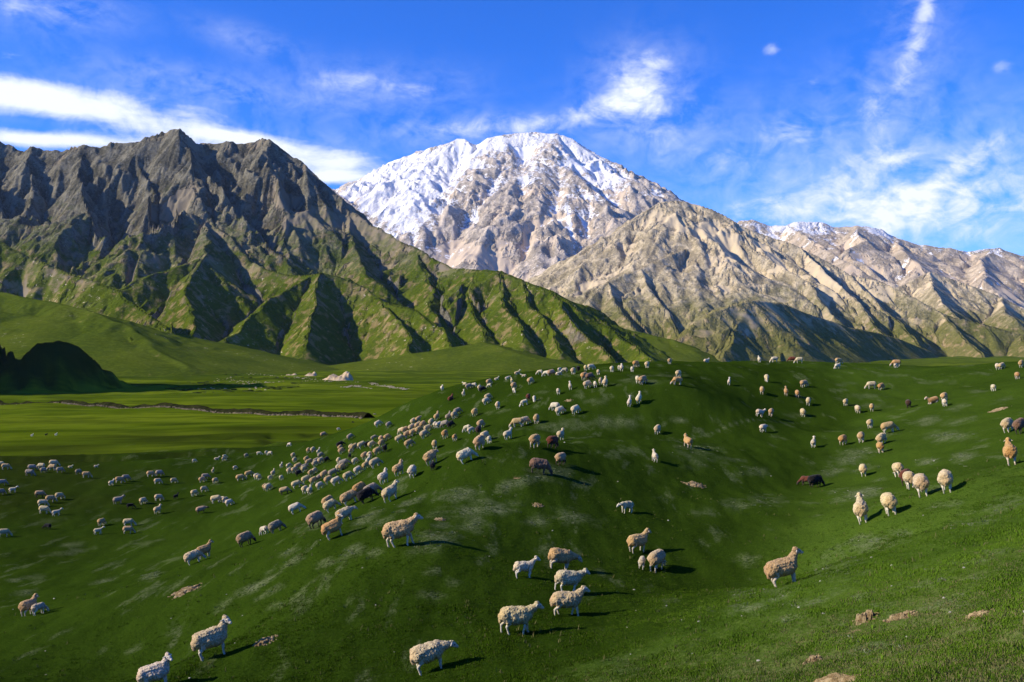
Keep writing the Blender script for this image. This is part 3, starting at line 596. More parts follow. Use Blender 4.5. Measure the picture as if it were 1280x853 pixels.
m_grass, m_pale = grass_material(), pale_material()

def tuft_mesh(name, n, spread, hgt, wid, dry, mat, lean=0.6):
    V, T, A = [], [], []
    for i in range(n):
        a = random.uniform(0, 6.283); r = spread * math.sqrt(random.random()); x, y = r * math.cos(a), r * math.sin(a)
        b = random.uniform(0, 6.283); h = hgt * random.uniform(.5, 1.15); w = wid * random.uniform(.6, 1.2); l = h * random.uniform(.1, lean)
        dx, dy = math.cos(b), math.sin(b); c = random.uniform(0, 6.283); lx, ly = l * math.cos(c), l * math.sin(c)
        k = len(V); V += [(x - dx * w, y - dy * w, -0.01), (x + dx * w, y + dy * w, -0.01), (x + lx * .4 + dx * w * .7, y + ly * .4 + dy * w * .7, h * .6), (x + lx * .4 - dx * w * .7, y + ly * .4 - dy * w * .7, h * .6), (x + lx, y + ly, h)]
        T += [(k, k + 1, k + 2), (k, k + 2, k + 3), (k + 3, k + 2, k + 4)]; A += [1.0 if random.random() < dry else 0.0] * 5
    me = mesh_np(name, np.array(V), None, np.array(T), False); set_attr(me, 'kind_of_blade', np.array(A)); me.materials.append(mat)
    return bpy.data.objects.new(name, me)

def scatter(name, label, pts, scl, protos, mat):
    me = bpy.data.meshes.new(name); me.from_pydata([tuple(p) for p in pts], [], [])
    set_attr(me, 'scl', scl)
    o = link(name, me, mat); tag(o, label, kind='stuff')
    g = bpy.data.node_groups.new(name, 'GeometryNodeTree')
    g.interface.new_socket('Geometry', in_out='INPUT', socket_type='NodeSocketGeometry'); g.interface.new_socket('Geometry', in_out='OUTPUT', socket_type='NodeSocketGeometry')
    t = NT(g); gi = t.node('NodeGroupInput'); go = t.node('NodeGroupOutput'); g2i = t.node('GeometryNodeGeometryToInstance')
    for p in protos:
        oi = t.node('GeometryNodeObjectInfo'); oi.inputs['Object'].default_value = p; t.l.new(oi.outputs['Geometry'], g2i.inputs[0])
    iop = t.node('GeometryNodeInstanceOnPoints'); t.l.new(gi.outputs[0], iop.inputs['Points']); t.l.new(g2i.outputs[0], iop.inputs['Instance'])
    iop.inputs['Pick Instance'].default_value = True
    ri = t.node('FunctionNodeRandomValue', data_type='INT'); ri.inputs[4].default_value = 0; ri.inputs[5].default_value = len(protos) - 1; t.l.new(ri.outputs[2], iop.inputs['Instance Index'])
    rr = t.node('FunctionNodeRandomValue', data_type='FLOAT_VECTOR'); rr.inputs[0].default_value = (-.15, -.15, 0); rr.inputs[1].default_value = (.15, .15, 6.283); t.l.new(rr.outputs[0], iop.inputs['Rotation'])
    na = t.node('GeometryNodeInputNamedAttribute', data_type='FLOAT'); na.inputs[0].default_value = 'scl'; t.l.new(na.outputs[0], iop.inputs['Scale'])
    t.l.new(iop.outputs[0], go.inputs[0])
    md = o.modifiers.new('scatter', 'NODES'); md.node_group = g
    return o

def build_grass():
    tufts = [tuft_mesh('grass_tuft', 18, .13, .036, .007, d, m_grass) for d in (.05, .12, .1)]
    rng = RNG; n = 190000
    r = np.exp(rng.uniform(math.log(7.0), math.log(46), n)); th = np.radians(rng.uniform(-30, 30, n))
    x, y = r * np.sin(th), r * np.cos(th)
    keep = np.random.default_rng(2).random(n) > spots(x, y, SOILS, 3, .25, 9) * 1.1
    keep &= np.random.default_rng(4).random(n) < 1 - sstep(r, 24, 46)
    x, y, r = x[keep], y[keep], r[keep]
    z = ground_z(x, y); s = rng.uniform(.55, 1.2, len(x)) * np.clip(.75 + .5 * fbm(x / 1.3, y / 1.3, 2, 33), .4, 1.3) * np.interp(r, [7, 25, 46], [.75, .9, .8])
    scatter('grass', 'short cropped green grass on the near slopes', np.stack([x, y, z], -1), s, tufts, m_grass)
    dry = [tuft_mesh('dry_tuft', 14, .12, .045, .006, .75, m_grass, .9)]
    n = 26000; r = np.exp(rng.uniform(math.log(7.5), math.log(26), n)); th = np.radians(rng.uniform(-6, 30, n)); x, y = r * np.sin(th), r * np.cos(th)
    k = rng.random(n) < dry_mask(x, y) * .9; x, y = x[k], y[k]
    scatter('dry_grass', 'thin straw-coloured grass on the bank nearest the camera', np.stack([x, y, ground_z(x, y)], -1), rng.uniform(.5, 1.1, len(x)), dry, m_grass)
    weed = [tuft_mesh('weed', 12, .09, .085, .010, .18, m_grass, 1.1), tuft_mesh('weed', 9, .06, .11, .007, .5, m_grass, .7)]
    n = 7000; r = np.exp(rng.uniform(math.log(8), math.log(52), n)); th = np.radians(rng.uniform(-30, 30, n)); x, y = r * np.sin(th), r * np.cos(th)
    k = rng.random(n) < sstep(fbm(x / 2.2, y / 2.2, 3, 66), -.2, .6); x, y = x[k], y[k]
    scatter('weeds', 'scattered taller grass tufts and weeds on the near slopes', np.stack([x, y, ground_z(x, y)], -1), rng.uniform(.5, 1.2, len(x)), weed, m_grass)
    ros = [tuft_mesh('silver_plant', 12, .10, .030, .016, 0, m_pale, 1.6)]
    P_ = []
    for (cx, cy, ux, uy, vx, vy, amt) in PALE:
        if cy > 60: continue
        area = abs(ux * vy - uy * vx); k = int(min(2200, area * 60 * amt))
        q = rng.normal(0, .55, (k, 2)); P_.append(np.stack([cx + q[:, 0] * ux + q[:, 1] * vx, cy + q[:, 0] * uy + q[:, 1] * vy], -1))
    P_ = np.vstack(P_); k = rng.random(len(P_)) < sstep(fbm(P_[:, 0] / .5, P_[:, 1] / .5, 3, 55), -.25, .5); P_ = P_[k]
    scatter('silvery_plants', 'pale silvery-green low plants in streaky patches over the pasture', np.stack([P_[:, 0], P_[:, 1], ground_z(P_[:, 0], P_[:, 1])], -1), rng.uniform(.5, 1.2, len(P_)), ros, m_pale)
build_grass()

# ------------------------------------------------------------------ sheep
def sheep_material():
    m, t, b = new_mat('sheep_coat')
    oi = t.node('ShaderNodeObjectInfo'); wool = t.attr('wool'); tc = t.node('ShaderNodeTexCoord').outputs['Object']
    n1 = t.noise(tc, 7.0, 4, 0.6); n2 = t.noise(tc, 26.0, 4, 0.75, 0.6); n3 = t.noise(tc, 2.2, 2, 0.5)
    sep = t.node('ShaderNodeSeparateXYZ', {0: tc})
    c = oi.outputs['Color']
    w = t.mix(t.math('MULTIPLY', t.ss(n1, .4, .7), .45), c, t.mix(1.0, c, (0.55, 0.46, 0.36), 'MULTIPLY'))
    w = t.mix(t.math('MULTIPLY', t.ss(n3, .45, .65), .3), w, t.mix(1.0, c, (1.12, .92, .70), 'MULTIPLY'))
    w = t.mix(t.math('MULTIPLY', t.ss(n2, .56, .40), .8), w, t.mix(1.0, c, (0.42, 0.34, 0.26), 'MULTIPLY'))  # darker between the curls: crevice shade painted into the wool
    # browner on the belly, the rump and the lower legs
    w = t.mix(t.math('MULTIPLY', t.math('MAXIMUM', t.ss(sep.outputs[2], .46, .30), t.ss(sep.outputs[0], -.38, -.56)), .5), w, t.mix(1.0, c, (.62, .42, .24), 'MULTIPLY'))
    pale = t.mix(0.65, c, (0.78, 0.70, 0.56)); dark = t.mix(0.92, c, (0.028, 0.018, 0.012))
    skin = t.mix(oi.outputs['Alpha'], dark, pale)
    eye = t.attr('eye')
    col = t.mix(eye, t.mix(wool, skin, w), (0.01, 0.008, 0.006))
    t.set(b.inputs['Base Color'], col); b.inputs['Roughness'].default_value = 1.0; b.inputs['Sheen Weight'].default_value = 0.15
    bp = t.node('ShaderNodeBump', {'Strength': 0.9, 'Distance': 0.05, 'Height': t.math('ADD', t.math('MULTIPLY', n2, 1.2), n1)}); t.set(b.inputs['Normal'], bp.outputs[0])
    return m
m_sheep = sheep_material()

def capsule(bm, a, b, ra, rb, seg=12, flat=1.0, rings=None):
    """tapered rounded limb from a to b"""
    a, b = Vector(a), Vector(b); ax = b - a; L = ax.length
    q = ax.to_track_quat('Z', 'Y') if L > 1e-6 else Euler((0, 0, 0)).to_quaternion()
    prof = [(ra * math.cos(t), -ra * math.sin(t)) for t in [math.pi / 2 * (1 - i / 4) for i in range(5)]] + [(rb * math.cos(t), L + rb * math.sin(t)) for t in [math.pi / 2 * i / 4 for i in range(5)]]
    rows = []
    for r, z in prof:
        rows.append([bm.verts.new(a + q @ Vector((max(r, 1e-4) * math.cos(6.28319 * k / seg), max(r, 1e-4) * math.sin(6.28319 * k / seg), z))) for k in range(seg)])
    for r0, r1 in zip(rows[:-1], rows[1:]):
        for k in range(seg): bm.faces.new((r0[k], r0[(k + 1) % seg], r1[(k + 1) % seg], r1[k]))
    bm.faces.new(rows[0][::-1]); bm.faces.new(rows[-1])

def segdist(P, a, b, ra, rb):
    a, b = np.array(a), np.array(b); ab = b - a; t = np.clip(((P - a) @ ab) / (ab @ ab + 1e-9), 0, 1)
    return np.linalg.norm(P - a - t[:, None] * ab, axis=1) - (ra + t * (rb - ra))

def remesh(name, caps, voxel, smooth, ratio=1.0, wool_noise=0.0, scale_y=1.0, seed=0):
    bm = bmesh.new()
    for c in caps: capsule(bm, *c)
    me = bpy.data.meshes.new('tmp'); bm.to_mesh(me); bm.free()
    o = bpy.data.objects.new('tmp', me); COL.objects.link(o)
    md = o.modifiers.new('r', 'REMESH'); md.mode = 'VOXEL'; md.voxel_size = voxel
    if smooth: s = o.modifiers.new('s', 'SMOOTH'); s.iterations = smooth; s.factor = 0.5
    if ratio < 1: d = o.modifiers.new('d', 'DECIMATE'); d.ratio = ratio
    dg = bpy.context.evaluated_depsgraph_get(); out = bpy.data.meshes.new_from_object(o.evaluated_get(dg)); out.name = name
    bpy.data.objects.remove(o); bpy.data.meshes.remove(me)
    n = len(out.vertices); co = np.empty(n * 3, np.float32); out.vertices.foreach_get('co', co); co = co.reshape(-1, 3).astype(float)
    if wool_noise:
        nr = np.empty(n * 3, np.float32); out.vertex_normals.foreach_get('vector', nr); nr = nr.reshape(-1, 3)
        k = 1 / 0.075
        d = np.abs(perlin(co[:, 0] * k + co[:, 2] * 3, co[:, 1] * k + co[:, 2] * k * .8, seed)) + .5 * np.abs(perlin(co[:, 0] * 2.2 * k, (co[:, 1] + co[:, 2]) * 2.2 * k, seed + 5)) + .9 * perlin(co[:, 0] * 5, co[:, 2] * 5 + co[:, 1] * 3, seed + 9)
        co = co + nr * (d[:, None] * wool_noise)
        out.vertices.foreach_set('co', co.astype(np.float32).ravel())
    out.polygons.foreach_set('use_smooth', np.ones(len(out.polygons), bool)); out.update()
    return out, co

def sheep_caps(pose, lamb=False):
    """skin and wool capsules for one pose; x forward, feet at z = 0"""
    skin, wool, ears, eyes = [], [], [], []
    fat = 0.78 if lamb else 1.0
    # trunk under the wool
    wool += [((-.34, 0, .55), (.24, 0, .56), .215 * fat, .205 * fat), ((-.16, 0, .51), (.10, 0, .51), .225 * fat, .220 * fat), ((-.38, .06, .52), (-.38, -.06, .52), .17 * fat, .17 * fat), ((.26, .04, .52), (.26, -.04, .52), .16 * fat, .16 * fat)]
    wool += [((-.50, .05, .50), (-.50, -.05, .50), .105 * fat, .105 * fat), ((-.53, 0, .46), (-.55, 0, .36), .075 * fat, .05 * fat)]
    for s in (1, -1): wool += [((-.33, .11 * s, .48), (-.32, .12 * s, .39), .115 * fat, .070 * fat), ((.25, .11 * s, .47), (.26, .12 * s, .38), .10 * fat, .06 * fat)]
    # legs: stifle high and forward, hock pointing back, knee in front
    sw = {'walk': (.10, -.09, -.11, .10), 'step': (-.08, .10, .09, -.08)}.get(pose, (.02, -.015, .02, -.03))
    for i, (s, fx) in enumerate(((1, .27), (-1, .27))):
        d = sw[i]; skin += [((fx, .115 * s, .44), (fx + d * .55 + .015, .115 * s, .235), .062, .040), ((fx + d * .55 + .015, .115 * s, .235), (fx + d * .95, .112 * s, .055), .036, .027), ((fx + d * .95, .112 * s, .05), (fx + d + .02, .112 * s, .018), .031, .030)]
    for i, s in enumerate((1, -1)):
        d = sw[2 + i]; skin += [((-.32, .12 * s, .42), (-.29 + d * .3, .125 * s, .35), .105, .072), ((-.29 + d * .3, .125 * s, .35), (-.435 + d * .7, .115 * s, .235), .062, .038), ((-.435 + d * .7, .115 * s, .235), (-.395 + d, .112 * s, .055), .034, .027), ((-.395 + d, .112 * s, .05), (-.37 + d, .112 * s, .018), .031, .030)]
    if pose == 'graze':
        n0, n1, h0, h1 = (.30, 0, .56), (.60, 0, .30), (.64, 0, .235), (.74, 0, .075)
    elif pose == 'browse':
        n0, n1, h0, h1 = (.32, 0, .60), (.62, 0, .58), (.68, 0, .565), (.83, 0, .455)
    elif pose == 'look':
        n0, n1, h0, h1 = (.30, 0, .62), (.47, -.03, .86), (.49, -.06, .90), (.58, -.20, .81)
    elif pose == 'walk':
        n0, n1, h0, h1 = (.31, 0, .62), (.56, 0, .79), (.60, 0, .82), (.77, 0, .745)
    else:
        n0, n1, h0, h1 = (.31, 0, .62), (.52, 0, .84), (.55, 0, .88), (.72, 0, .80)
    n0, n1, h0, h1 = map(np.array, (n0, n1, h0, h1))
    wool.append((tuple(n0), tuple(n0 + (n1 - n0) * .80), .155 * fat, .092 * fat))
    skin.append((tuple(n0), tuple(n1), .11 * fat, .078))
    d = (h1 - h0) / np.linalg.norm(h1 - h0); side = np.cross([0, 0, 1.0], d); side /= np.linalg.norm(side); up = np.cross(d, side)
    skin += [(tuple(h0), tuple(h0 + d * .07 + up * .012), .082, .076), (tuple(h0 + d * .05), tuple(h1 - d * .02), .070, .045), (tuple(h1 - d * .05), tuple(h1), .046, .040)]
    for s in (1, -1):
        e0 = h0 + side * .070 * s + up * .030 - d * .02; e1 = e0 + side * .080 * s - up * .055 - d * .03
        skin.append((tuple(e0), tuple(e1), .026, .021)); eyes.append(h0 + d * .075 + side * .066 * s + up * .030)
    wool.append((tuple(h0 - d * .05 + up * .03), tuple(h0 - d * .01 + up * .055), .06 * fat, .045 * fat))
    if pose == 'lie':
        skin = [c for c in skin if min(c[0][2], c[1][2]) > .46] + [((.30, .1 * s, .40), (.46, .12 * s, .31), .05, .035) for s in (1, -1)] + [((.46, .12 * s, .31), (.30, .13 * s, .275), .033, .028) for s in (1, -1)] + [((-.30, .16 * s, .36), (-.12, .22 * s, .29), .08, .035) for s in (1, -1)]
        wool = [(a, b, r0, r1) for a, b, r0, r1 in wool if not (abs(a[1]) > .08 and b[2] < .36)]
    k = .86                                     # stocky trunk, thick fleece
    def sq(v): return (v[0] * k if v[0] < .28 else v[0] - .28 * (1 - k), v[1], v[2])
    skin = [(sq(a), sq(b), r0, r1) for a, b, r0, r1 in skin]; eyes = [np.array(sq(e)) for e in eyes]
    wool = [(sq(a), sq(b), r0 * 1.07, r1 * 1.07) for a, b, r0, r1 in wool]
    return skin, wool, eyes

def finish_sheep(me, co, skin, wool, eyes, all_wool=False):
    if all_wool: a = np.ones(len(co))
    else:
        ds = np.min([segdist(co, *c) for c in skin], 0); dw = np.min([segdist(co, *c) for c in wool], 0); a = (dw < ds + .004).astype(float)
    e = np.min([np.linalg.norm(co - p, axis=1) for p in eyes], 0) < .020
    set_attr(me, 'wool', a); set_attr(me, 'eye', e.astype(float) * (0 if all_wool else 1)); me.materials.append(m_sheep)

SHEEP = {}
def sheep_mesh(pose, lamb, near):
    key = (pose, lamb, near)
    if key in SHEEP: return SHEEP[key]
    skin, wool, eyes = sheep_caps(pose, lamb)
    dz = -.245 if pose == 'lie' else 0.0
    if near:
        body, co = remesh('sheep_body', skin + [(a, b, r0 * .88, r1 * .88) for a, b, r0, r1 in wool], .017, 4, .55)
        finish_sheep(body, co, skin, wool, eyes)
        fl, cf = remesh('sheep_fleece', wool, .016, 5, 1.0, .030, seed=len(SHEEP) * 3 + 1); finish_sheep(fl, cf, skin, wool, eyes, True)
        res = (body, fl)
    else:
        body, co = remesh('sheep_body', skin + wool, .030, 2, .5, .010, seed=len(SHEEP) * 3 + 2); finish_sheep(body, co, skin, wool, eyes); res = (body, None)
    if dz:
        for me in res:
            if me is not None: me.transform(Matrix.Translation((0, 0, dz)))
    SHEEP[key] = res; return res

#  coat colour and how pale the face and legs are
COATS = {'W': ((.76, .68, .47), 1.0), 'C': ((.69, .575, .33), .97), 'T': ((.60, .43, .21), .9), 'O': ((.60, .37, .14), .9), 'G': ((.40, .35, .26), .35), 'B': ((.075, .045, .03), 0.0), 'K': ((.013, .012, .012), 0.0), 'R': ((.17, .055, .028), .05), 'M': ((.26, .165, .11), .05), 'D': ((.52, .38, .23), .0)}
WORDS = {'W': 'white', 'C': 'cream', 'T': 'tan', 'O': 'orange-tan', 'G': 'grey-cream', 'B': 'dark brown', 'K': 'black', 'R': 'reddish-brown', 'M': 'brown and grey', 'D': 'dark-faced tan'}
POSE_WORDS = {'graze': 'grazing', 'browse': 'with lowered head', 'stand': 'standing', 'walk': 'walking', 'look': 'looking round', 'step': 'walking', 'lie': 'lying down'}
ORD = ['leftmost', 'second from left', 'third from left', 'fourth from left', 'fifth from left', 'sixth from left', 'seventh from left', 'eighth from left', 'ninth from left', 'tenth from left', 'eleventh from left', 'twelfth from left', 'thirteenth from left', 'fourteenth from left', 'fifteenth from left', 'sixteenth from left']
POSE = {'g': 'graze', 'b': 'browse', 's': 'stand', 'w': 'walk', 'l': 'look', 't': 'step', 'y': 'lie'}
#  px, py of the feet, pose, heading (0 right, 90 away), coat, size, label (None: made from the cluster)
FRONT = [
 (541, 838, 'b', 14, 'C', .93, 'cream sheep at the foot of the picture, lowest on the dark grass slope'),
 (646, 792, 'w', 8, 'C', 1.0, 'cream sheep with grey face walking left of another, above the lowest sheep'),
 (709, 770, 't', 8, 'C', .95, 'cream sheep with raised head just right of the grey-faced walking one'),
 (709, 740, 'w', 12, 'W', .92, 'white-necked sheep in the middle of the row of five on the dark slope'),
 (699, 712, 'b', 18, 'T', .98, 'tan sheep with stretched neck topmost of the five on the dark slope'),
 (655, 722, 's', 12, 'W', .74, 'small white young sheep left of the tan one on the dark slope'),
 (797, 690, 's', 30, 'T', .95, 'tan sheep with white hind legs standing above a lamb and its ewe'),
 (821, 713, 'g', 60, 'C', 1.0, 'round cream ewe grazing with a lamb touching her left flank'),
 (802, 710, 'g', 75, 'W', .62, 'lamb pressed against the left flank of a round cream ewe'),
 (783, 641, 'b', 215, 'W', .80, 'lone white sheep facing left on the middle of the slope'),
 (503, 682, 'w', 3, 'T', 1.16, 'tan sheep with white head and legs striding right along the hill shoulder'),
 (421, 671, 'l', 22, 'O', .98, 'orange-fleeced ram looking round on the left slope of the hill'),
 (269, 820, 'l', 22, 'C', 1.05, 'big cream sheep beside a bare earth hole, face turned to the camera'),
 (198, 860, 'l', 15, 'W', .90, 'white sheep cut off by the bottom edge, at lower left'),
 (244, 704, 'g', 20, 'C', .95, 'cream sheep with lowered head behind the one with the raised white head'),
 (257, 697, 's', 35, 'T', .95, 'tan sheep with raised white head leading a pair up the left slope'),
 (308, 682, 'g', 15, 'D', 1.0, 'tan sheep with dark brown head grazing alone on the left slope'),
 (331, 668, 'g', 150, 'W', .78, 'white sheep at the left of a grazing pair on the left slope'),
 (347, 665, 'g', 8, 'G', .92, 'grey-cream sheep at the right of a grazing pair on the left slope'),
 (396, 659, 'g', 50, 'D', 1.05, 'dark tan sheep seen from behind left of the orange ram'),
 (434, 652, 'b', 5, 'C', .95, 'cream sheep with dark face just behind the orange ram'),
 (412, 634, 'g', 60, 'T', .9, 'tan sheep half hidden behind a whiter one, left of the black sheep'),
 (416, 638, 'g', 25, 'C', .85, 'pale sheep grazing in front of a tan one, left of the black sheep'),
 (440, 630, 'g', 15, 'T', 1.0, 'tan sheep grazing left of the big black sheep'),
 (461, 627, 'g', 5, 'K', 1.0, 'big black sheep grazing among tan ones on the left slope'),
 (452, 618, 'g', 20, 'O', .95, 'reddish-tan sheep behind the big black sheep'),
 (467, 620, 'g', 0, 'G', .95, 'grey-cream sheep behind the right side of the big black sheep'),
 (491, 625, 'w', 18, 'C', 1.0, 'cream sheep walking uphill with raised head right of the big black sheep'),
 (481, 604, 's', 40, 'W', .88, 'white sheep with raised head above the walking cream one'),
 (500, 594, 's', 55, 'T', .9, 'tan sheep with raised head between two white ones on the left slope'),
 (517, 596, 'g', 70, 'W', .85, 'white sheep seen from behind right of the tan one with raised head'),
 (541, 580, 'b', 60, 'T', 1.0, 'large tan ewe with a black and white lamb at her feet'),
 (542, 587, 'g', 75, 'K', .62, 'black lamb at the feet of a large tan ewe'),
 (544, 561, 'g', 85, 'T', .95, 'tan sheep grazing straight up behind the ewe with a black lamb'),
 (557, 548, 'g', 80, 'O', .98, 'orange-tan sheep seen from behind at the right end of the packed flock'),
 (569, 551, 'g', 85, 'O', .80, 'smaller orange-tan sheep standing alone right of the packed flock'),
 (557, 534, 'g', 150, 'G', .9, 'grey-cream sheep touching a black one right of the packed flock'),
 (565, 535, 'g', 20, 'K', .95, 'black sheep grazing above the orange-tan sheep'),
 (585, 577, 'g', 10, 'W', .95, 'white sheep with tan head grazing rightwards on the hill shoulder'),
 (636, 549, 's', 25, 'W', .90, 'white sheep with raised head left of three tan ones near the crest'),
 (647, 534, 'g', 165, 'T', .98, 'tan sheep at left of three grazing near the crest'),
 (657, 531, 'g', 20, 'C', .95, 'cream sheep in the middle of three grazing near the crest'),
 (671, 529, 'g', 80, 'T', 1.0, 'tan sheep at right of three grazing near the crest'),
 (668, 559, 'g', 60, 'T', .95, 'tan sheep grazing left of the reddish-brown one'),
 (690, 560, 'g', 60, 'R', .95, 'reddish-brown sheep grazing in front of a pale one'),
 (701, 550, 's', 65, 'C', .92, 'pale cream sheep with raised head behind the reddish-brown one'),
 (700, 581, 'g', 60, 'D', .9, 'dark-faced tan sheep right of the brown and grey sheep'),
 (673, 592, 'g', 0, 'M', 1.05, 'brown and grey patched sheep with dark head grazing on the hill shoulder'),
 (585, 539, 'g', 160, 'W', .75, 'white lamb at the left of the group around a dark brown sheep'),
 (590, 541, 'g', 20, 'W', .72, 'white lamb pressed against a dark brown sheep'),
 (599, 543, 'g', 75, 'B', .95, 'dark brown sheep between white lambs and tan ewes'),
 (602, 535, 'g', 60, 'T', .92, 'tan sheep just behind the dark brown one'),
 (607, 551, 'g', 35, 'C', 1.0, 'cream sheep grazing between a tan ewe and a white lamb'),
 (600, 561, 'g', 75, 'T', .95, 'tan ewe lowest of the group around the dark brown sheep'),
 (612, 554, 'g', 80, 'W', .78, 'white lamb at the right of the group around the dark brown sheep'),
 (984, 731, 's', 4, 'T', .97, 'tan sheep with raised head standing alone in the hollow at right'),
 (1080, 653, 's', 70, 'C', 1.02, 'cream sheep with raised head at left of two seen from behind'),
 (1114, 643, 'g', 75, 'C', 1.0, 'cream sheep at right of two seen from behind on the right slope'),
 (1080, 595, 'g', 75, 'C', .88, 'cream sheep grazing alone above the pale yellow grass patch'),
 (1124, 596, 'g', 80, 'C', .98, 'round cream sheep behind the brown one on the right slope'),
 (1134, 606, 'g', 60, 'R', .95, 'brown sheep mostly hidden behind a cream one on the right slope'),
 (1139, 611, 'g', 75, 'C', .95, 'cream sheep directly in front of the brown one'),
 (1154, 620, 'g', 70, 'C', 1.02, 'cream sheep just right of the pair with the brown sheep'),
 (1185, 614, 'b', 60, 'C', .98, 'cream sheep at the right end of the row on the right slope'),
 (1265, 581, 's', 65, 'O', .98, 'orange-tan sheep at the right edge standing alone below a pair'),
 (1261, 540, 'g', 30, 'C', 1.0, 'cream sheep at the right edge beside a brown one'),
 (1277, 541, 'g', 10, 'M', 1.0, 'brown sheep cut off by the right edge'),
 (1008, 607, 'g', 150, 'R', .8, 'reddish-brown young sheep touching a black one in the hollow'),
 (1020, 609, 'g', 20, 'K', 1.0, 'black sheep with a reddish-brown one in the hollow'),
 (1017, 559, 's', 40, 'W', .80, 'small white sheep with raised head standing alone in the hollow'),
 (1054, 556, 'g', 55, 'O', .98, 'orange-tan sheep at left of the line grazing across the right slope'),
 (1077, 553, 'g', 40, 'T', .98, 'tan sheep second in the line grazing across the right slope'),
 (1103, 555, 'g', 20, 'C', .95, 'pinkish-cream sheep behind an orange-tan one on the right slope'),
 (1101, 566, 'g', 85, 'O', .92, 'orange-tan sheep seen from behind in front of a pinkish-cream one'),
 (1088, 535, 'g', 25, 'C', .92, 'cream sheep above the line on the right slope'),
 (1112, 541, 'g', 0, 'T', 1.1, 'long tan sheep with white face grazing rightwards on the right slope'),
 (822, 542, 'g', 70, 'C', .95, 'cream sheep alone on the dark middle slope, right of the crest path'),
 (859, 559, 's', 100, 'O', .92, 'orange-tan sheep seen from behind alone on the middle slope'),
 (818, 577, 's', 90, 'W', .76, 'white lamb seen from behind alone on the dark slope'),
]
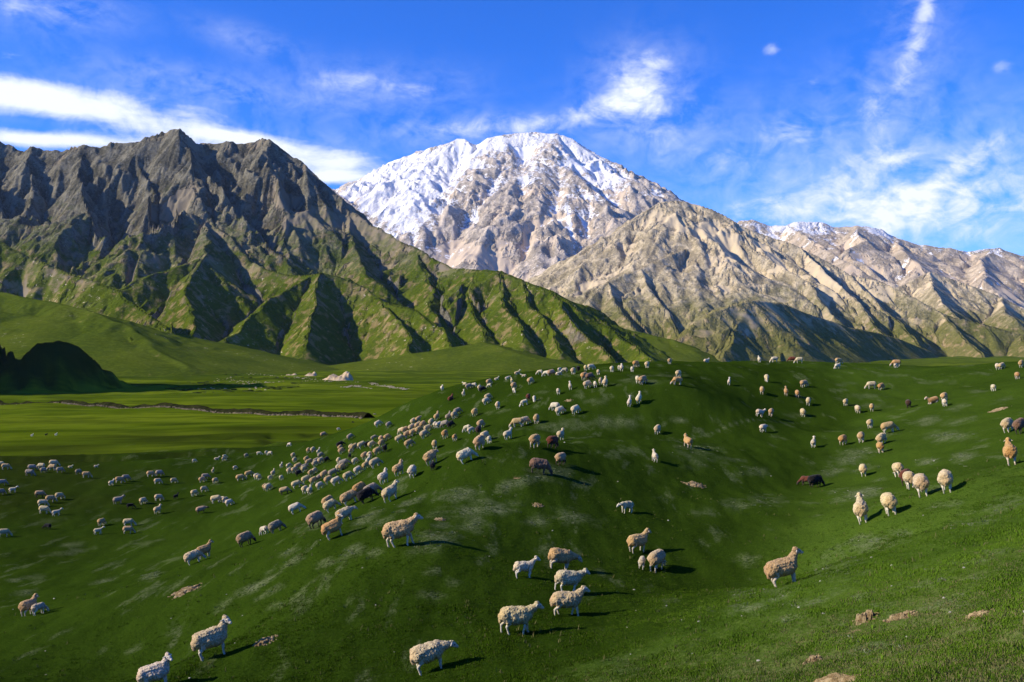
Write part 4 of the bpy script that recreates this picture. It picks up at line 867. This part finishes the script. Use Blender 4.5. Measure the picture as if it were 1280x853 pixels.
CLUSTERS = {
 'in the flock packed tight on the slope': [(502, 552, 'g', 10, 'C', .95), (513, 559, 'g', 5, 'T', 1.0), (511, 547, 'g', 20, 'T', .95), (532, 547, 'g', 50, 'C', 1.0), (519, 544, 'g', 30, 'T', .95), (525, 541, 'g', 60, 'T', .95), (536, 539, 'g', 40, 'C', .9), (503, 542, 'g', 170, 'C', .85), (508, 541, 'g', 20, 'T', .9), (516, 538, 'g', 30, 'C', .9), (525, 535, 'g', 10, 'T', .9), (530, 534, 'g', 40, 'T', .9), (518, 531, 'g', 60, 'C', 1.0), (524, 528, 'b', 60, 'T', .9), (540, 532, 'g', 80, 'C', .95), (545, 535, 'g', 85, 'W', .85), (550, 534, 'g', 20, 'W', .8), (547, 525, 's', 60, 'T', .9)],
 'in the string above the packed flock': [(562, 525, 's', 60, 'G', .9), (569, 523, 'g', 40, 'C', .95), (573, 518, 'g', 5, 'G', .9), (594, 520, 'g', 80, 'T', .98)],
 'in the stacked rows below the crest': [(694, 513, 'g', 150, 'W', .92), (701, 518, 'g', 30, 'W', .95), (720, 517, 'g', 15, 'W', .95), (623, 511, 'g', 80, 'C', .9), (611, 500, 'g', 15, 'C', .9), (609, 505, 'g', 30, 'W', .9)],
 'around the reddish ewe below the crest': [(656, 507, 'g', 200, 'W', .75), (661, 501, 'g', 80, 'R', .85), (668, 502, 'g', -90, 'W', .72), (698, 493, 'g', 85, 'W', .78), (713, 487, 's', 90, 'W', .82)],
 'in the knot under the left skyline': [(664, 480, 'g', 30, 'T', .95), (643, 486, 'g', 60, 'T', .9), (643, 491, 'g', -80, 'W', .7), (640, 479, 's', 90, 'C', .7), (683, 470, 'g', 160, 'W', .8), (690, 470, 'g', 10, 'D', .95), (675, 468, 'g', 180, 'W', .7), (699, 469, 'y', 20, 'W', .8), (706, 466, 'g', 150, 'G', .8), (700, 465, 'g', 60, 'W', .7)],
 'in the group gathered on the crest': [(717, 468, 'g', 70, 'C', .98), (723, 465, 'g', 80, 'K', .85), (732, 464, 'g', 90, 'C', .85), (739, 462, 'g', 20, 'W', .85), (748, 469, 'g', 85, 'C', .82), (731, 475, 'g', 20, 'O', 1.0), (738, 475, 'g', 10, 'M', .95), (735, 485, 'g', 50, 'C', .95), (744, 484, 'g', 85, 'W', .75), (751, 480, 'g', 70, 'C', .82), (757, 483, 's', 75, 'C', .95)],
 'strung along the left skyline': [(647, 468, 'y', 10, 'C', .8), (655, 471, 'y', 160, 'W', .6), (635, 475, 'b', 10, 'W', .6), (621, 475, 'y', 0, 'W', .6), (527, 491, 'g', 20, 'C', .9), (515, 498, 'g', 10, 'C', .8), (509, 500, 'g', 30, 'K', .7), (482, 512, 'g', 60, 'C', .85), (468, 518, 'g', 5, 'G', .9), (463, 520, 'g', 150, 'K', .7), (441, 529, 'g', 40, 'K', .8), (423, 538, 'g', 10, 'W', .85)],
 'scattered on the upper left slope': [(553, 488, 's', -80, 'W', .8), (564, 500, 'y', 20, 'R', .9), (580, 495, 's', 80, 'W', .75), (587, 486, 'g', 20, 'G', .85), (593, 484, 'g', 160, 'W', .7), (581, 481, 'y', 150, 'W', .6), (600, 488, 'g', 75, 'C', .85), (604, 490, 'g', 20, 'K', .9), (612, 481, 'g', 40, 'T', .9), (612, 484, 'g', 160, 'W', .6)],
 'in the black and tan left group': [(439, 549, 'g', 20, 'G', .9), (474, 533, 'g', 10, 'W', .95), (487, 534, 'g', 60, 'G', .85), (427, 559, 'g', 10, 'K', .95), (426, 563, 'g', 80, 'T', .85), (428, 567, 'g', 60, 'T', .9), (440, 562, 'g', 70, 'C', .85), (445, 562, 'g', 30, 'T', .95), (439, 567, 'g', 70, 'T', .8), (438, 573, 'g', 85, 'K', .75), (454, 560, 'g', 20, 'C', .95), (460, 558, 'g', 60, 'K', .8), (466, 559, 'g', 40, 'C', .9), (469, 550, 'g', 20, 'G', .75), (477, 553, 'g', 85, 'T', .95), (478, 558, 'g', 75, 'T', .95), (485, 550, 'g', 30, 'T', .85), (482, 565, 'g', 75, 'K', .98)],
 'in the huddle below the black ewe': [(457, 574, 'g', 40, 'T', .98), (463, 573, 'g', 80, 'C', .9), (473, 568, 'g', 30, 'T', .98), (471, 584, 'g', 8, 'C', 1.1), (459, 586, 'g', 60, 'T', .9), (462, 579, 's', 60, 'W', .8)],
 'in the flock spread down the left slope': [(424, 580, 'g', 80, 'C', .92), (445, 580, 'g', 60, 'W', .85), (432, 583, 'g', 5, 'G', .98), (424, 588, 'g', 75, 'W', .85), (429, 587, 'g', 60, 'T', .85), (437, 600, 'g', 50, 'C', 1.0), (449, 592, 'g', 30, 'W', .92), (407, 597, 'g', 60, 'T', .98), (418, 595, 'g', 20, 'G', .95), (412, 604, 'g', 50, 'T', .95), (422, 606, 'g', 10, 'W', .98), (401, 600, 'g', 60, 'G', .85), (401, 611, 'g', 60, 'W', .9), (389, 595, 'g', 75, 'T', .88), (394, 592, 'g', 60, 'C', .85), (393, 605, 'g', 60, 'T', .95), (384, 603, 'g', 30, 'C', .92), (388, 618, 's', 80, 'W', .88), (382, 617, 'g', 75, 'C', .98), (372, 610, 'g', 10, 'C', 1.0), (357, 618, 'g', 5, 'D', 1.0), (388, 581, 'g', 20, 'T', .92), (384, 577, 'g', 60, 'T', .88), (402, 572, 'g', 60, 'G', .85), (402, 579, 'g', 60, 'C', .88), (409, 578, 'g', 40, 'K', .85), (397, 579, 'g', 40, 'G', .85), (395, 583, 'g', 60, 'C', .85), (382, 587, 'g', 10, 'G', .85)],
 'at the lower end of the slope flock': [(367, 572, 'g', 70, 'C', .85), (369, 578, 'g', 75, 'C', .85), (352, 585, 's', 80, 'W', .75), (362, 585, 'g', 60, 'W', .82), (362, 592, 'g', 75, 'C', .88), (374, 587, 'g', 10, 'T', .98), (369, 591, 'g', 60, 'C', .9), (374, 595, 'g', 30, 'K', .85), (381, 590, 'g', 40, 'C', .9), (342, 595, 's', 80, 'C', .88), (338, 600, 'g', 75, 'W', .72), (352, 600, 'g', 75, 'W', .75)],
 'near the stream bank at the hill foot': [(386, 566, 'g', 80, 'T', .85), (392, 565, 'g', 70, 'C', .85), (399, 567, 's', 40, 'W', .75), (308, 572, 'g', 40, 'G', .82), (324, 569, 'g', 10, 'W', .7), (333, 568, 'g', 85, 'W', .7), (338, 569, 'g', 160, 'W', .75), (281, 573, 'g', 60, 'W', .7), (362, 558, 'g', 160, 'W', .72), (405, 546, 'g', 10, 'D', .9)],
 'in the pairs standing at the hill foot': [(321, 599, 'g', 80, 'W', .92), (324, 600, 'g', 75, 'C', .85), (301, 601, 'g', 30, 'T', 1.05), (312, 596, 'g', 10, 'T', 1.0), (294, 587, 'g', 60, 'W', .72), (332, 612, 'g', 75, 'T', .85), (336, 613, 'g', 60, 'C', .95)],
 'where the hill slope meets the flat': [(282, 628, 'g', 60, 'C', .8), (287, 632, 'g', 20, 'W', .85), (271, 629, 'g', 5, 'C', 1.05), (278, 627, 'g', 160, 'W', .75), (252, 642, 'b', 5, 'D', .95), (372, 641, 'g', 4, 'W', 1.0), (253, 603, 'g', 60, 'T', .9), (257, 599, 'g', 10, 'G', .95), (269, 604, 'g', 40, 'C', .85), (266, 591, 's', 85, 'C', .7), (243, 620, 'g', 60, 'C', .88), (255, 615, 'g', 40, 'C', .88)],
 'on the far edge of the flat by the bank': [(243, 578, 'g', 40, 'W', .65), (271, 575, 'y', 10, 'W', .7), (280, 576, 'g', 60, 'C', .75)],
 'in the row at far left of flat': [(7, 587, 'g', 5, 'T', .95), (1, 583, 'g', 5, 'C', .85), (37, 595, 'g', 4, 'G', 1.05), (40, 588, 'g', 20, 'G', .98), (51, 586, 'g', 170, 'C', .95), (54, 591, 'g', 60, 'G', .85), (67, 583, 'g', 5, 'C', 1.1), (65, 588, 'g', 170, 'T', 1.0), (75, 591, 'g', 40, 'G', .92), (98, 593, 'g', 60, 'G', .85), (108, 597, 'g', 5, 'T', .95), (88, 585, 'y', 10, 'W', .55), (120, 584, 'y', 10, 'W', .55)],
 'in the middle of the left flat': [(139, 607, 's', 75, 'W', .8), (149, 604, 'g', 5, 'T', .98), (157, 601, 'g', 20, 'G', .95), (148, 630, 'w', 5, 'G', .98), (163, 636, 'g', 30, 'K', .78), (179, 630, 'g', 40, 'C', .9), (198, 626, 'g', 50, 'C', .88), (197, 642, 's', 70, 'C', .92), (220, 624, 's', 40, 'K', .72), (188, 596, 'g', 5, 'T', .95), (199, 595, 'g', 20, 'G', .95), (197, 605, 'g', 20, 'C', .88), (217, 604, 'g', 30, 'C', .85)],
 'at the left edge of the flat': [(3, 607, 'g', 5, 'G', .92), (1, 619, 'g', 60, 'G', .9), (16, 616, 'w', 15, 'W', .82), (50, 622, 'g', 0, 'D', 1.0), (63, 628, 'g', 10, 'T', 1.0), (74, 624, 'g', 40, 'C', .9), (53, 633, 'g', 20, 'C', .95), (55, 642, 'g', 0, 'C', 1.05), (71, 645, 'w', 10, 'W', .82), (59, 662, 'g', 170, 'K', .78), (5, 671, 'g', 15, 'C', .95)],
 'in the pairs low on the left flat': [(127, 657, 'g', 70, 'T', .9), (123, 668, 'w', 15, 'W', .80), (161, 658, 'g', 5, 'C', .98), (160, 667, 'g', 20, 'T', .92)],
 'at bottom left beyond the bare earth scar': [(36, 769, 's', 40, 'T', 1.0), (49, 768, 'g', 60, 'W', .74)],
 'far off on the lit valley floor': [(40, 546, 's', 80, 'W', .8), (58, 545, 's', 20, 'K', .8), (70, 545, 's', 80, 'W', .8)],
 'on the skyline left of the summit': [(765, 465, 'g', 80, 'W', .85), (774, 463, 'g', 85, 'W', .8), (777, 464, 's', 85, 'W', .85), (790, 465, 'g', 85, 'W', .82), (795, 459, 'g', 30, 'O', .98), (809, 460, 'g', 80, 'C', .98), (837, 455, 'g', 40, 'T', .9), (741, 460, 'g', 60, 'C', .7)],
 'in the pairs below the skyline': [(848, 472, 'g', 60, 'C', .98), (846, 481, 'g', 200, 'O', .92), (797, 479, 'g', 85, 'W', .85), (804, 480, 'g', 40, 'T', 1.0), (799, 503, 's', 70, 'W', .92), (787, 507, 's', 80, 'W', .82)],
 'on the crest line of the hill': [(883, 453, 'y', 10, 'W', .85), (949, 453, 's', 90, 'W', .85), (968, 453, 'g', 190, 'W', .95), (990, 453, 'g', 170, 'R', .95), (999, 454, 'g', 180, 'C', .98), (1047, 461, 'g', 200, 'W', .85), (1048, 455, 'g', 20, 'T', .98), (1120, 458, 'g', 170, 'O', 1.05), (1120, 460, 'g', 20, 'W', .8)],
 'on the shaded slope under the crest': [(958, 477, 'g', 260, 'C', .98), (911, 481, 's', 80, 'W', .78), (952, 492, 'g', 80, 'T', .92), (982, 494, 's', 85, 'O', .88), (996, 496, 'g', 85, 'O', .88), (1005, 484, 'g', 20, 'T', 1.0), (1010, 506, 'g', 80, 'C', .92), (1003, 520, 'g', 85, 'C', .92), (949, 521, 's', 20, 'W', .85), (963, 520, 'g', 40, 'T', .92), (954, 540, 'b', 10, 'W', .85)],
 'in the row across the upper hollow': [(1089, 486, 'g', 180, 'C', 1.0), (1102, 487, 'g', 30, 'O', .92), (1057, 507, 'g', 60, 'C', .9), (1072, 516, 'g', 85, 'C', .92), (1090, 514, 'g', 75, 'T', .9), (1136, 510, 'g', 70, 'B', .98)],
 'at upper right by the right-hand crest': [(1167, 504, 'y', 185, 'O', 1.05), (1181, 501, 'g', 40, 'T', .95), (1181, 508, 'g', 80, 'W', .82), (1242, 489, 'g', 85, 'W', .80), (1272, 474, 'g', 80, 'O', .85), (1247, 462, 'g', 30, 'W', .85), (1253, 461, 'g', 20, 'C', .85), (1277, 459, 'g', 40, 'T', .95)],
}

def ground_normal(x, y):
    e = 0.5; z = ground_z(np.array([x + e, x - e, x, x]), np.array([y, y, y + e, y - e]), False)
    return Vector((-(z[0] - z[1]) / (2 * e), -(z[2] - z[3]) / (2 * e), 1)).normalized()

def coat(o, c, rng):
    (r, g, b), a = COATS[c]; f = rng.uniform(1.0, 1.25)
    o.color = (r * f, g * f * rng.uniform(.97, 1.03), b * f * rng.uniform(.9, 1.08), a)

FIRST = {}
def place_sheep(px, py, pose, heading, c, size, label, group, rng):
    x, y, z = pick(px, py, 6, 330)
    lamb = size < .83; pose = POSE[pose]
    near = y < 62
    key = (pose, lamb, near)
    s = size * (0.93 if y < 40 else 0.87) * rng.uniform(.97, 1.03)
    if key not in FIRST:
        body, fl = sheep_mesh(*key)
        root = bpy.data.objects.new('sheep', body); COL.objects.link(root)
        if fl is not None: f = bpy.data.objects.new('fleece', fl); COL.objects.link(f); f.parent = root
        FIRST[key] = root
    else:
        src = FIRST[key]; root = src.copy(); COL.objects.link(root)
        for ch in src.children:
            k = ch.copy(); COL.objects.link(k); k.parent = root
    n = ground_normal(x, y); up = (Vector((0, 0, 1)) * .62 + n * .38).normalized()
    h = R(heading + (rng.uniform(-4, 4) if y < 40 else rng.uniform(0, 38) if -20 < heading < 45 else rng.uniform(-9, 9))); fw = Vector((math.cos(h), math.sin(h), 0)); fw = (fw - n * fw.dot(n)).normalized()
    left = up.cross(fw).normalized(); upp = fw.cross(left)
    M = Matrix((fw, left, upp)).transposed().to_4x4(); M.translation = (x, y, z - .018)
    root.matrix_world = M @ Matrix.Diagonal((s, s * rng.uniform(.95, 1.06), s, 1))
    coat(root, c, rng)
    for ch in root.children: ch.color = root.color
    tag(root, label, 'lamb' if lamb and size < .76 else 'sheep', group)
    if lamb and size < .76: root.name = 'lamb'
    return root

def build_flock():
    rng = random.Random(5); n = 0
    for px, py, pose, hd, c, size, label in FRONT:
        place_sheep(px, py, pose, hd, c, size, label, 'sheep grazing over the hill', rng); n += 1
    for where, rows in CLUSTERS.items():
        def descr(r): return '%s %s %s' % (WORDS[r[4]], 'lamb' if r[5] < .76 else 'sheep', POSE_WORDS[POSE[r[2]]])
        counts = {}
        for r in rows: counts.setdefault(descr(r), []).append(r)
        for r in rows:
            same = sorted(counts[descr(r)]); k = same.index(r)
            if len(same) == 1: lab = '%s, only one %s' % (descr(r), where)
            elif k == len(same) - 1: lab = '%s, rightmost such %s' % (descr(r), where)
            else: lab = '%s, %s %s' % (descr(r), ORD[k], where)
            place_sheep(*r, lab, 'sheep grazing over the hill', rng); n += 1
    print('sheep', n)
build_flock()

# ------------------------------------------------------------------ valley: stream bed, stone-faced bank, sand bluff
def simple_mat(name, a, b_, scale, bump=0.3, dist=0.2):
    m, t, b = new_mat(name); g = t.node('ShaderNodeNewGeometry'); n = t.noise(g.outputs['Position'], scale, 5, .65); n2 = t.noise(g.outputs['Position'], scale * 7, 3, .7)
    c = t.mix(t.ss(n, .35, .65), a, b_); c = t.mix(t.math('MULTIPLY', t.ss(n2, .5, .3), .5), c, tuple(x * .45 for x in a))
    t.set(b.inputs['Base Color'], c)
    bp = t.node('ShaderNodeBump', {'Strength': bump, 'Distance': dist, 'Height': n2}); t.set(b.inputs['Normal'], bp.outputs[0]); return m
m_sand = simple_mat('pale_sand', (.36, .25, .14), (.62, .49, .31), .35); m_stone = simple_mat('field_stone', (.11, .085, .05), (.27, .21, .13), .5)
m_soil = simple_mat('bare_soil', (.17, .115, .050), (.42, .32, .17), 5.0, .8, .05)

def ico_lump(rng, r, sub=1):
    bm = bmesh.new(); bmesh.ops.create_icosphere(bm, subdivisions=sub, radius=1.0)
    for v in bm.verts: v.co *= rng.uniform(.72, 1.15)
    V = np.array([v.co[:] for v in bm.verts]); T = np.array([[v.index for v in f.verts] for f in bm.faces]); bm.free()
    return V * np.array(r), T

def lumps(name, label, places, mat, parent=None, kind=None, cat=None, sub=1, seed=1):
    """many stones in one mesh: places = (x, y, half-width, half-depth, half-height)"""
    rng = random.Random(seed); VV, TT, k = [], [], 0
    xs = np.array([p[0] for p in places]); ys = np.array([p[1] for p in places]); zs = ground_z(xs, ys)
    for (x, y, a, b, c), z in zip(places, zs):
        V, T = ico_lump(rng, (a, b, c), sub); h = rng.uniform(0, 3.14); ca, sa = math.cos(h), math.sin(h)
        V = np.stack([V[:, 0] * ca - V[:, 1] * sa + x, V[:, 0] * sa + V[:, 1] * ca + y, V[:, 2] + z + c * .25], -1)
        VV.append(V); TT.append(T + k); k += len(V)
    me = mesh_np(name, np.vstack(VV), None, np.vstack(TT), False); o = link(name, me, mat, parent); tag(o, label, cat, None, kind); return o

def floor_at(px, py, lo=120, hi=3000):
    """point of the valley floor in a measured direction"""
    Ys = np.exp(np.linspace(math.log(lo), math.log(hi), 1500)); Xs = (px - CX) / F * Ys
    g = valley_floor(np.hypot(Xs, Ys)) - (CY - py) / F * Ys; k = int(np.argmax(g > 0)); return Xs[k], Ys[k]

def along(pts, n):
    p = np.array([floor_at(*q) for q in pts]); s = np.concatenate([[0], np.cumsum(np.hypot(*np.diff(p, axis=0).T))]); t = np.linspace(0, s[-1], n)
    return np.interp(t, s, p[:, 0]), np.interp(t, s, p[:, 1])

def build_valley():
    rng = random.Random(3)
    # the stone-faced bank that crosses the valley floor
    x, y = along([(-60, 500), (0, 504), (100, 508), (200, 512), (330, 517), (445, 521.5)], 1)[0:2]
    x, y = along([(-60, 500), (0, 504), (100, 508), (200, 512), (330, 517), (460, 522)], 420)
    V, Q = [], []; prof = [(-2.6, -.3), (-1.1, .95), (-.3, 1.5), (.6, 1.3), (3.2, -.3)]
    dx, dy = np.gradient(x), np.gradient(y); L = np.hypot(dx, dy); nx_, ny_ = -dy / L, dx / L
    wob = fbm(x / 9, y / 9, 3, 71)
    for s, h in prof:
        X, Y = x + nx_ * (s + .5 * wob), y + ny_ * (s + .5 * wob); V.append(np.stack([X, Y, ground_z(X, Y) + h * (1 + .35 * wob)], -1))
    n, m = len(x), len(prof); V = np.stack(V, 1).reshape(-1, 3); idx = np.arange(n * m).reshape(n, m)
    Q = np.stack([idx[:-1, :-1], idx[1:, :-1], idx[1:, 1:], idx[:-1, 1:]], -1).reshape(-1, 4)
    me = mesh_np('earth_bank', V, Q); o = link('earth_bank', me, simple_mat('dark_bank', (.012, .014, .005), (.03, .03, .010), .3)); tag(o, 'long low earth bank faced with stones crossing the valley floor', 'bank')
    st = [(x[i] + nx_[i] * s, y[i] + ny_[i] * s, rng.uniform(.3, .75), rng.uniform(.3, .6), rng.uniform(.25, .55)) for i in range(0, n) for s in (rng.uniform(-3.1, -2.0), rng.uniform(-2.6, -1.4)) if rng.random() < .8]
    lumps('stones', None, st, m_stone, o, 'stuff', seed=5)
    # sand bluff
    def bluff(px, py, w, h, d, label):
        cx, cy = floor_at(px, py); z0 = float(ground_z(np.array([cx]), np.array([cy]))[0])
        u, v = np.meshgrid(np.linspace(-1, 1, 34), np.linspace(-1, 1, 22))
        X = cx + u * w; Y = cy + v * d
        prof_ = sstep(v, -.75, -.15) * (1 - sstep(v, .2, 1.0)) * (1 - sstep(np.abs(u) + .18 * fbm(u * 3, v * 2, 3, 9), .55, 1.0))
        Z = z0 - .4 + h * prof_ * (.75 + .5 * fbm(u * 2.2 + 4, v * 1.5, 4, 19) + .45 * u) - .5 * (np.abs(u) > .97)
        me = mesh_np('sand_bluff', np.stack([X, Y, Z], -1).reshape(-1, 3), np.stack([np.arange(34 * 22).reshape(22, 34)[:-1, :-1], np.arange(34 * 22).reshape(22, 34)[:-1, 1:], np.arange(34 * 22).reshape(22, 34)[1:, 1:], np.arange(34 * 22).reshape(22, 34)[1:, :-1]], -1).reshape(-1, 4))
        tag(link('sand_bluff', me, m_sand), label, 'bluff')
    bluff(420, 475, 17, 6.5, 14, 'bright bare sand bluff at the far side of the valley stream')
    bluff(388, 471, 7, 3.2, 8, 'small pale sand hump just left of the bright bluff')
    bluff(362, 470, 9, 2.4, 8, 'low gravelly hump at the mouth of the side valley')
    # gravel of the stream bed
    def bar(pts, n, wid, seed):
        r2 = random.Random(seed); x, y = along(pts, n)
        return [(x[i] + r2.gauss(0, wid), y[i] + r2.gauss(0, wid * 2.2), r2.uniform(.35, 1.2), r2.uniform(.35, 1.2), r2.uniform(.15, .5)) for i in range(n)]
    g = bar([(463, 480.5), (480, 483), (508, 488)], 170, 1.2, 1) + bar([(428, 487), (442, 485), (462, 486.5)], 90, 1.2, 2) + bar([(300, 466), (330, 470), (370, 472), (410, 478), (450, 479)], 160, 5, 3) + bar([(280, 475), (320, 480), (360, 478)], 110, 7, 4) + bar([(255, 485), (300, 489), (340, 484)], 70, 4, 6) + bar([(330, 455), (350, 462), (365, 458)], 90, 12, 7)
    lumps('gravel', 'pale gravel and stones along the dry stream bed in the valley', g, simple_mat('pale_gravel', (.26, .20, .13), (.52, .43, .30), .4), None, 'stuff', sub=1, seed=8)
    # dark turf edges beside the stream
    e = bar([(240, 478), (270, 482), (300, 480)], 46, 5, 11) + bar([(300, 484), (345, 487), (380, 481)], 60, 5, 12) + bar([(215, 486), (260, 490), (330, 490)], 60, 4, 13) + bar([(270, 466), (310, 472), (350, 475)], 40, 6, 14)
    e = [(a, b, c * 3.2, d * 2.6, f * 1.7) for a, b, c, d, f in e]
    lumps('turf_hummocks', 'dark grassy hummocks beside the stream bed', e, simple_mat('dark_turf', (.030, .042, .006), (.05, .068, .010), .2), None, 'stuff', seed=9)
build_valley()

# bare earth: burrow mounds and scars with crumbled clods
def scar(px, py, rx, ry, h, label, cat='bare patch', seed=1, slant=0.0):
    x, y, z = pick(px, py); ax = pick(px + rx, py - rx * slant); w = math.hypot(ax[0] - x, ax[1] - y); ang = math.atan2(ax[1] - y, ax[0] - x)
    w *= .78; by = pick(px, py - ry * .8); d = max(.12, min(w * 1.2, math.hypot(by[0] - x, by[1] - y)))
    n = 30; u, v = np.meshgrid(np.linspace(-1.15, 1.15, n), np.linspace(-1.15, 1.15, n))
    X = x + u * w * math.cos(ang) - v * d * math.sin(ang); Y = y + u * w * math.sin(ang) + v * d * math.cos(ang)
    rag = np.hypot(u, v) + .30 * fbm(u * 2.6 + seed, v * 2.6, 4, seed) + .10 * fbm(u * 9, v * 9, 2, seed + 3)
    m = 1 - sstep(rag, .45, 1.0)
    Z = ground_z(X, Y) - .030 + (h * .42 + .050) * m * (1 + .45 * fbm(u * 2.5, v * 2.5, 3, seed + 5)) + .012 * m * fbm(u * 9, v * 9, 2, seed + 8)
    idx = np.arange(n * n).reshape(n, n)
    me = mesh_np('soil_scar', np.stack([X, Y, Z], -1).reshape(-1, 3), np.stack([idx[:-1, :-1], idx[:-1, 1:], idx[1:, 1:], idx[1:, :-1]], -1).reshape(-1, 4), None, False)
    o = link('soil_scar', me, m_soil); tag(o, label, cat, 'bare earth scars in the pasture')
    rng = random.Random(seed); c = []
    for i in range(38):
        a, r = rng.uniform(0, 6.28), math.sqrt(rng.random()) * 1.15; c.append((x + r * (math.cos(a) * w * math.cos(ang) - math.sin(a) * d * math.sin(ang)), y + r * (math.cos(a) * w * math.sin(ang) + math.sin(a) * d * math.cos(ang)), rng.uniform(.02, .06), rng.uniform(.02, .05), rng.uniform(.012, .035)))
    lumps('clods', None, c, m_soil, o, 'stuff', sub=1, seed=seed + 2)
scar(232, 739, 22, 6, .16, 'long bare earth scar on the left slope above the big cream sheep', seed=1, slant=.30)
scar(331, 802, 13, 6, .10, 'round bare earth hole beside the big cream sheep', seed=2)
scar(1081, 774, 20, 9, .22, 'largest crumbled earth mound on the near right bank', seed=3, slant=.3)
scar(1017, 826, 7, 6, .10, 'small earth clump below the largest mound on the near right bank', seed=4)
scar(1040, 853, 40, 5, .10, 'broken earth edge cut off by the bottom of the picture', seed=5)
scar(1126, 772, 10, 4, .08, 'smaller earth mound just right of the largest one', seed=6)
scar(868, 606, 19, 3.5, .16, 'bare earth scar alone in the hollow right of the white lamb', seed=7, slant=-.18)
scar(672, 632, 8, 3, .08, 'small reddish earth hole below the brown and grey sheep', seed=8)
scar(550, 650, 8, 2.5, .08, 'small reddish earth patch right of the striding tan sheep', seed=9)
scar(1249, 512, 7, 1.8, .06, 'small bare patch high on the right slope', seed=10)
scar(711, 501, 6, 1.6, .06, 'small reddish patch above the white pair below the crest', seed=11)
scar(1222, 771, 14, 4, .07, 'thin earthy patch at the right on the near bank', seed=12)

def build_pebbles():
    rng = random.Random(12); c = []
    for i in range(90):
        r = math.exp(rng.uniform(math.log(14), math.log(60))); a = R(rng.uniform(-28, 28)); s = rng.uniform(.014, .034) * (1 + r / 60)
        c.append((r * math.sin(a), r * math.cos(a), s, s * .8, s * .6))
    lumps('pebbles', 'small pale stones scattered over the pasture', c, simple_mat('pale_pebble', (.34, .31, .25), (.6, .56, .47), 6), None, 'stuff', seed=4)
build_pebbles()

# the air over the valley
def build_haze():
    x0, x1, y0, y1, z0, z1 = -9000, 9000, -2500, 8600, -75, 1650
    me = bpy.data.meshes.new('haze'); me.from_pydata([(x0, y0, z0), (x1, y0, z0), (x1, y1, z0), (x0, y1, z0), (x0, y0, z1), (x1, y0, z1), (x1, y1, z1), (x0, y1, z1)], [], [(0, 3, 2, 1), (4, 5, 6, 7), (0, 1, 5, 4), (1, 2, 6, 5), (2, 3, 7, 6), (3, 0, 4, 7)])
    m = bpy.data.materials.new('haze'); m.use_nodes = True; t = NT(m.node_tree); t.n.clear(); out = t.node('ShaderNodeOutputMaterial'); v = t.node('ShaderNodeVolumePrincipled')
    v.inputs['Color'].default_value = (.62, .80, 1, 1); v.inputs['Density'].default_value = HAZE; v.inputs['Anisotropy'].default_value = 0.2; t.l.new(v.outputs[0], out.inputs['Volume'])
    tag(link('haze', me, m), 'thin bluish haze in the mountain air', kind='stuff')
HAZE = 1.3e-5
build_haze()
